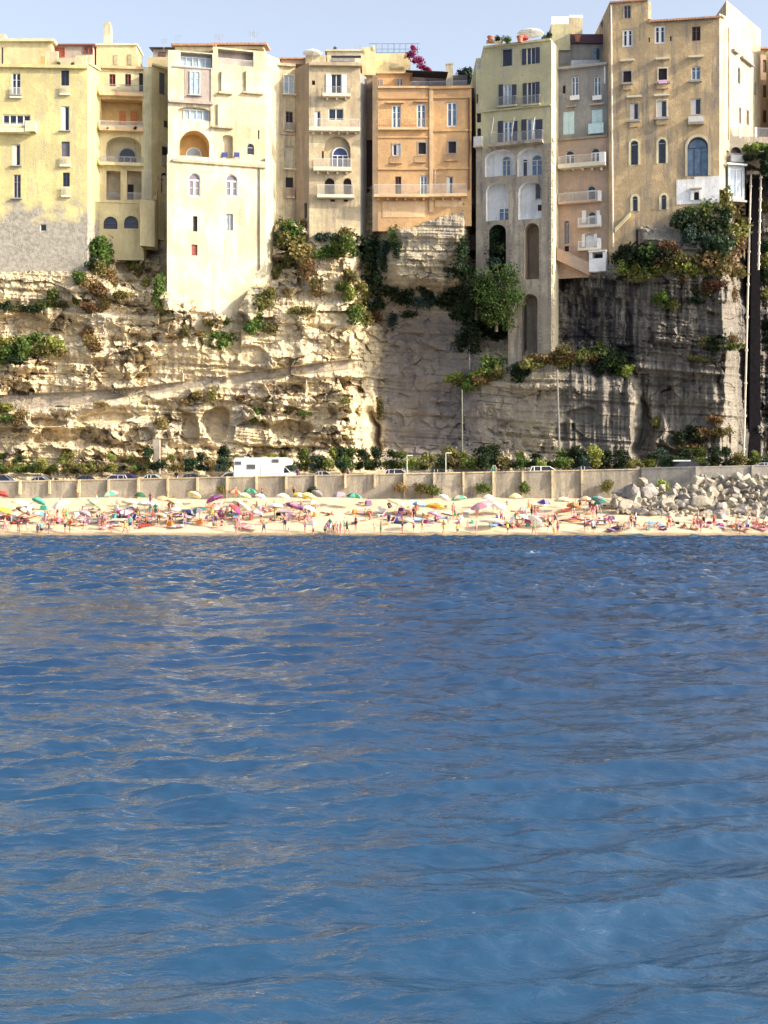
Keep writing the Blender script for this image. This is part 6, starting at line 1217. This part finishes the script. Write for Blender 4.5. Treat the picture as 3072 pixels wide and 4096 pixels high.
# ------------------------------------------------------------------ parasols
def par_meshes():
    n = 8; out = []
    m = MB(); R = 1.0
    for k in range(n):
        a0, a1 = k * 2 * math.pi / n, (k + 1) * 2 * math.pi / n; m.mi = k % 2
        rings = [(0, 2.16), (.4, 2.05), (.75, 1.86), (1.0, 1.63)]
        for (r0, z0), (r1, z1) in zip(rings, rings[1:]):
            am = (a0 + a1) / 2; f = lambda r, a, z, sag=0: (r * math.cos(a), r * math.sin(a), z - sag)
            m.quad(f(r0, a0, z0), f(r1, a0, z1), f(r1 * .965, am, z1, .02 * r1), f(r0 * .965, am, z0, .02 * r0)); m.quad(f(r0 * .965, am, z0, .02 * r0), f(r1 * .965, am, z1, .02 * r1), f(r1, a1, z1), f(r0, a1, z0))
        m.quad(f(1, a0, 1.63), f(1, a1, 1.63), f(.99, a1, 1.5), f(.96, am, 1.47), f(.99, a0, 1.5))
    cm = m.mesh('canopy', [CM['white'], CM['white']])
    m = MB(); m.tube((0, 0, -.25), (0, 0, 2.2), .022, n=6); pm = m.mesh('pole', PALERAIL)
    m = MB()
    for k in range(n): a = k * 2 * math.pi / n; m.tube((0, 0, 1.7), (.95 * math.cos(a), .95 * math.sin(a), 1.64), .01, n=4)
    rm = m.mesh('ribs', METAL); return cm, pm, rm
CMh, PMh, RMh = par_meshes()
CL2 = dict(CL); CL2.update({'cream': (.74, .68, .5), 'pale yellow': (.78, .74, .35), 'lime green': (.45, .65, .2), 'teal': (.1, .45, .35), 'dark green': (.03, .13, .07), 'sky blue': (.2, .45, .7), 'grey': (.3, .3, .32), 'mauve': (.5, .4, .5), 'brown': (.18, .12, .09), 'magenta': (.42, .07, .22), 'maroon': (.25, .03, .05), 'pale orange': (.75, .45, .25), 'violet': (.3, .25, .55), 'dark teal': (.05, .16, .15)})
FM = {k: (CM[k] if k in CM else simple(k.replace(' ', '_') + '_canvas', v, .85, .06)) for k, v in CL2.items()}
for k, m_ in FM.items():   # thin canvas lets some light through
    nt = m_.node_tree; b_ = [q for q in nt.nodes if q.type == 'BSDF_PRINCIPLED'][0]; o_ = [q for q in nt.nodes if q.type == 'OUTPUT_MATERIAL'][0]; t_ = nt.nodes.new('ShaderNodeBsdfTranslucent'); ms_ = nt.nodes.new('ShaderNodeMixShader'); ms_.inputs[0].default_value = .25
    t_.inputs[0].default_value = c4(CL2[k]); nt.links.new(b_.outputs[0], ms_.inputs[1]); nt.links.new(t_.outputs[0], ms_.inputs[2]); nt.links.new(ms_.outputs[0], o_.inputs[0])
UMB = [(4, 1962, 'red', '', .3, .9), (145, 1990, 'teal', '', .45, 1), (253, 2002, 'white', '', -.35, 1.3), (10, 2030, 'yellow', '', .2, 1.2), (80, 2030, 'brown', 'cream', .5, 1.1), (159, 2052, 'sky blue', 'white', .1, 1.1), (365, 2000, 'lime green', 'white', .6, 1.25), (445, 1962, 'teal', 'cream', -.25, 1.15), (515, 1996, 'cream', '', .15, 1.2), (578, 2002, 'white', '', .1, 1),
       (558, 1968, 'dark green', '', .1, .8), (30, 2070, 'brown', 'maroon', .3, 1.1), (481, 2042, 'magenta', 'white', .4, 1), (517, 2040, 'pink', 'white', -.3, .9), (647, 1984, 'pale orange', '', .2, 1.1), (690, 1995, 'pale yellow', '', .4, 1.25), (772, 1964, 'pale yellow', 'cream', .45, 1), (607, 2008, 'white', '', .3, 1), (868, 1980, 'purple', 'magenta', -.4, 1.25), (935, 1956, 'red', 'pale orange', .2, .9),
       (973, 1970, 'lime green', 'white', .25, 1.0), (998, 1951, 'dark green', 'teal', .1, .9), (1034, 1974, 'white', 'mauve', .35, .9), (1128, 1972, 'white', 'cream', .2, 1.0), (925, 2020, 'magenta', 'red', .7, 1.1), (950, 2004, 'cream', 'white', .6, 1.2), (802, 2030, 'dark teal', 'grey', -.3, 1.2), (745, 2038, 'grey', 'dark blue', .4, 1.1), (1103, 2012, 'white', '', .1, 1.1), (1171, 2012, 'purple', 'pink', .35, 1.35), (1193, 1970, 'yellow', 'white', .3, 1.1),
       (1227, 1970, 'pale yellow', '', .25, 1.2), (1261, 1958, 'grey', '', .5, .9), (1359, 1966, 'grey', 'mauve', -.2, 1), (1413, 1972, 'dark green', 'teal', .15, 1.1), (1583, 2000, 'cream', 'pale yellow', .35, 1.6), (1674, 2005, 'sky blue', 'white', .2, 1), (1739, 2012, 'yellow', 'orange', .15, 1.3), (1768, 1976, 'white', '', .45, .9), (1225, 2022, 'mauve', 'white', .3, 1.1), (1735, 2054, 'pink', 'mauve', .3, 1),
       (1840, 1980, 'teal', 'cream', -.15, 1.1), (1952, 1976, 'white', 'cream', 0, .9), (2060, 1971, 'pale yellow', '', 0, .9), (1930, 2010, 'mauve', 'pink', -.35, 1.5), (1981, 2012, 'white', '', .5, 1.1), (2172, 1998, 'violet', 'dark blue', .1, .9), (2252, 1986, 'cream', '', 0, 1.25), (2342, 1983, 'cream', 'pale orange', 0, .9), (1966, 2080, 'white', 'cream', .05, 1.7), (2089, 2066, 'cream', 'white', .3, 1.1), (2136, 2076, 'white', '', .7, 1.2),
       (2392, 1984, 'teal', 'grey', .3, 1.1), (2404, 2000, 'dark teal', '', -.3, .9), (1630, 2080, 'cream', '', .2, .8), (2290, 2010, 'orange', 'brown', .1, .9), (330, 2042, 'mauve', 'grey', .4, .9), (230, 2078, 'pink', 'red', .2, .8), (640, 2060, 'white', 'pale orange', .3, .9), (1020, 2040, 'pink', 'white', .3, .9), (70, 1998, 'cream', '', .2, 1.1), (700, 2030, 'cream', 'white', .2, 1.0)]
for (x, y, c1, c2, tl, s) in UMB:
    pb = sand_at(x - tl * 18, min(2138, y + 60 * (1 if y < 2050 else .75) - abs(tl) * 10)); r = empty('parasol', pb)
    r.rotation_euler = (rnd.uniform(-.15, .1), tl, rnd.uniform(0, .7)); r.scale = (s * .86, s * .86, .82 if y < 2050 else .7)
    for me, n_ in ((CMh, 'canopy'), (PMh, 'pole'), (RMh, 'ribs')):
        o = bpy.data.objects.new(n_, me); link(o, r)
        if n_ == 'canopy':
            for q, cc in ((0, c1), (1, c2 or c1)): o.material_slots[q].link = 'OBJECT'; o.material_slots[q].material = FM[cc]
    tag(r, '%s parasol%s %s %s' % ((c1 + ' and ' + c2 + ' striped') if c2 else 'plain ' + c1, ', tilted' if abs(tl) > .28 else '', zone_(y + 50), landmark(x)), 'parasol', 'parasols on the beach')
# roof parasols
for (x, y, Y, s, cn, lab) in ((1250, 204, 204, 1.45, 'white', 'white parasol on the roof of the beige house'), (2122, 124, 200, 1.9, 'white', 'wide white parasol on the roof of the green house'), (2092, 145, 198, .8, 'red', 'small red parasol on the roof of the green house')):
    p = W(x, y, Y) - Vector((0, 0, 1.9)); r = empty('parasol', p, lab, 'parasol'); r.scale = (s, s, 1)
    for me, n_ in ((CMh, 'canopy'), (PMh, 'pole'), (RMh, 'ribs')):
        o = bpy.data.objects.new(n_, me); link(o, r)
        if n_ == 'canopy':
            for q in (0, 1): o.material_slots[q].link = 'OBJECT'; o.material_slots[q].material = FM[cn]
# towels, bags, loungers
def towel(px, py, col, c2):
    p = sand_at(px, py); m = MB(); w_, l_ = .42, .95; sl = .19; nseg = 6
    a = rnd.uniform(0, 3.1); ca_, sa = math.cos(a), math.sin(a)
    def f(u, v):
        x = u * ca_ - v * sa; y = u * sa + v * ca_; return (p.x + x, p.y + y, float(sandz(p.y + y)) + .16 + .02 * math.sin(9 * u + 7 * v))
    for k in range(nseg):
        v0, v1 = -l_ + 2 * l_ * k / nseg, -l_ + 2 * l_ * (k + 1) / nseg; m.mi = 1 if k in (1, 4) else 0; m.quad(f(-w_, v0), f(w_, v0), f(w_, v1), f(-w_, v1))
    o = m.mesh('towel', [FM[col], FM[c2]], p); ob = bpy.data.objects.new('towel', o); link(ob); ob.location = p
    so = ob.modifiers.new('thickness', 'SOLIDIFY'); so.thickness = .02
    tag(ob, '%s beach towel%s spread %s %s' % (col, ' with %s bands' % c2 if c2 != col else '', zone_(py), landmark(px)), 'towel', 'towels on the beach')
for k in range(105):
    x = rnd.uniform(-30, 3100); y = rnd.triangular(2012, 2118, 2085)
    if x > 2450: y = rnd.uniform(2090, 2122)
    c1 = rnd.choice(['white', 'pink', 'red', 'sky blue', 'mauve', 'cream', 'dark blue', 'pale orange', 'white', 'grey', 'magenta', 'cream']); towel(x, y, c1, rnd.choice([c1, 'white', 'dark blue', 'pink']))
bagm = []
for s_ in range(3):
    m = MB(); w_ = .26 + .05 * s_
    m.hexa([(-w_, -.14, 0), (w_, -.14, 0), (w_, .14, 0), (-w_, .14, 0), (-w_ * .8, -.08, .36), (w_ * .8, -.08, .36), (w_ * .8, .08, .36), (-w_ * .8, .08, .36)])
    for sg_ in (-.1, .1):
        for t in range(5): a0, a1 = math.pi * t / 5, math.pi * (t + 1) / 5; m.tube((.14 * math.cos(a0), sg_, .34 + .16 * math.sin(a0)), (.14 * math.cos(a1), sg_, .34 + .16 * math.sin(a1)), .014, n=4)
    me = m.mesh('beach_bag', [None]); bagm.append(me)
for k in range(46):
    x = rnd.uniform(0, 3060); y = rnd.triangular(2010, 2118, 2080)
    if x > 2450: y = rnd.uniform(2090, 2122)
    p = sand_at(x, y); o = bpy.data.objects.new('beach_bag', rnd.choice(bagm)); link(o); o.location = p; o.rotation_euler = (0, 0, rnd.uniform(0, 6)); s_ = rnd.uniform(1, 1.5); o.scale = (s_, s_, s_); cc = rnd.choice(['dark blue', 'red', 'black', 'purple', 'orange', 'teal', 'white', 'magenta']); o.material_slots[0].link = 'OBJECT'; o.material_slots[0].material = FM[cc]
    tag(o, '%s beach bag standing %s %s' % (cc, zone_(y), landmark(x)), 'bag', 'bags on the beach')
def lounger_proto():
    r = empty('beach_chair', (0, 0, 0)); m = MB()
    for x_ in (-.28, .25):
        m.tube((x_, -.6, .3), (x_, .35, .3), .018, n=5); m.tube((x_, .3, .3), (x_, .75, .85), .018, n=5); m.tube((x_, -.5, 0), (x_, -.2, .3), .018, n=5); m.tube((x_, .4, 0), (x_, .1, .3), .018, n=5)
    m.build('frame', WHITE, r); m = MB(); m.box(-.27, .25, -.58, .34, .305, .33); m.build('seat', CM['white'], r)
    m = MB(); m.hexa([(-.27, .34, .31), (.25, .34, .31), (.25, .37, .31), (-.27, .37, .31), (-.27, .74, .84), (.25, .74, .84), (.25, .77, .84), (-.27, .77, .84)]); m.build('backrest', CM['white'], r); return r
lp = None
for k in range(22):
    x = rnd.uniform(20, 2420); y = rnd.triangular(2012, 2105, 2050); c = lounger_proto() if lp is None else copy_tree(lp); lp = lp or c
    cc = rnd.choice(['white', 'dark blue', 'sky blue', 'red', 'pink', 'white']); c.location = sand_at(x, y); c.rotation_euler = (0, 0, rnd.uniform(-.9, .9))
    for h in c.children:
        if h.name.split('.')[0] != 'frame': h.material_slots[0].link = 'OBJECT'; h.material_slots[0].material = FM[cc]
    tag(c, '%s folding beach chair %s %s' % (cc, zone_(y), landmark(x)), 'beach chair', 'folding chairs on the beach')

# ------------------------------------------------------------------ unique labels: same wording gets its place among its likes
def phrase(o): 
    p = o.location; return (CX + F0 * p.x / max(p.y, 1)) if p.y > 1 else 0
by = {}
for o in ALL:
    try: by.setdefault(o['label'], []).append(o)
    except Exception: pass
ORD = ['leftmost', 'second from the left', 'third from the left', 'fourth from the left', 'fifth from the left', 'sixth from the left', 'seventh from the left', 'eighth from the left', 'ninth from the left', 'tenth from the left']
NUM = ['', '', 'two', 'three', 'four', 'five', 'six', 'seven', 'eight', 'nine', 'ten']
for lab, os_ in by.items():
    if len(os_) > 1 and len(os_) <= 10:
        os_.sort(key=phrase)
        for k, o in enumerate(os_):
            w = ORD[k] if k < len(os_) - 1 else 'rightmost'
            o['label'] = '%s, %s of %s' % (lab, w, NUM[len(os_)]) if len(lab.split()) <= 11 else '%s, %s' % (lab, w)
    for o in os_:
        ws = o['label'].split()
        if len(ws) > 16: o['label'] = o['label'].replace(' beach towel', ' towel').replace(' in the middle of the beach', ' mid-beach').replace(' at the back of the beach', ' by the wall').replace(' on the lower beach', ' low on the beach').replace('in the shallows', 'in the shallows').replace('from the left', 'from left').replace(' of the motorhome', ' of motorhome').replace('below the black saloon left of motorhome', 'below the black saloon').replace('the left half of the boulders', 'the left boulders').replace('the right half of the boulders', 'the right boulders').replace('standing with hands on hips', 'hands on hips').replace('lying propped on elbows', 'propped on elbows').replace('in swimming trunks', 'trunks').replace('swimming trunks', 'trunks').replace('on the pavement behind the sea wall', 'behind the sea wall').replace('growing on', 'on')
        for a_, b_ in ((' of two', ''), (' of three', ''), (' of four', ''), (' of five', ''), (' swimming', ''), ('from the left', 'from left'), (' clinging', ''), (' growing', ''), ('the corner of ', ''), (' the row', ' row'), ('the right of', 'right of'), ('halfway up the', 'on the'), ('between the white house and the beige house', 'between white and beige houses'), ('the whitewashed foot of ', ''), ('dark-haired ', ''), ('brown-haired ', ''), (' and white shorts', ''), (' and black shorts', ''), (' and dark blue shorts', ''), ('low on the beach', 'low down'), ('grey-haired ', ''), ('with hands on hips', 'hands on hips'), ('lying on the back', 'lying down'), (' parked', ''), (' car ', ' ')):
            if len(o['label'].split()) > 16: o['label'] = o['label'].replace(a_, b_)
        ws = o['label'].split()
        if len(ws) > 16: print('LONG', o['label']); o['label'] = o['label'].replace(', leftmost', '').replace('below the black saloon left of motorhome', 'below the black saloon').replace(' of two', '')

# ------------------------------------------------------------------ light, sky, camera
wd = bpy.data.worlds.new('World'); sc.world = wd; wd.use_nodes = True; nt = wd.node_tree; bg = nt.nodes['Background']
sk = nt.nodes.new('ShaderNodeTexSky'); sk.sky_type = 'NISHITA'; sk.sun_disc = False; sk.sun_elevation = SUN_EL; sk.sun_rotation = math.pi - SUN_AZ
sk.air_density = .8; sk.dust_density = 3.5; sk.ozone_density = 1.3; sk.altitude = 0
hs = nt.nodes.new('ShaderNodeHueSaturation'); hs.inputs['Saturation'].default_value = .6; hs.inputs['Value'].default_value = 1.15; nt.links.new(sk.outputs[0], hs.inputs['Color']); nt.links.new(hs.outputs[0], bg.inputs[0]); bg.inputs[1].default_value = .15
sun = bpy.data.lights.new('sun', 'SUN'); sun.energy = 3.5; sun.angle = math.radians(.5); sun.color = (1, .86, .66); so = bpy.data.objects.new('sun', sun); C.objects.link(so)
S = Vector((math.sin(SUN_AZ) * math.cos(SUN_EL), -math.cos(SUN_AZ) * math.cos(SUN_EL), math.sin(SUN_EL))); so.rotation_euler = S.to_track_quat('Z', 'Y').to_euler()
cam = bpy.data.cameras.new('camera'); co = bpy.data.objects.new('camera', cam); C.objects.link(co); co.location = (0, 0, CH); co.rotation_euler = (math.pi / 2, 0, 0)
cam.sensor_fit = 'HORIZONTAL'; cam.sensor_width = 36; cam.lens = 36 * F0 / 3072; cam.shift_y = -(2048 - HY) / 3072; cam.clip_end = 5000; cam.clip_start = .5
sc.camera = co; sc.render.resolution_x = 768; sc.render.resolution_y = 1024
sc.view_settings.view_transform = 'Standard'; sc.view_settings.look = 'None'; sc.view_settings.exposure = .95; sc.view_settings.gamma = 1
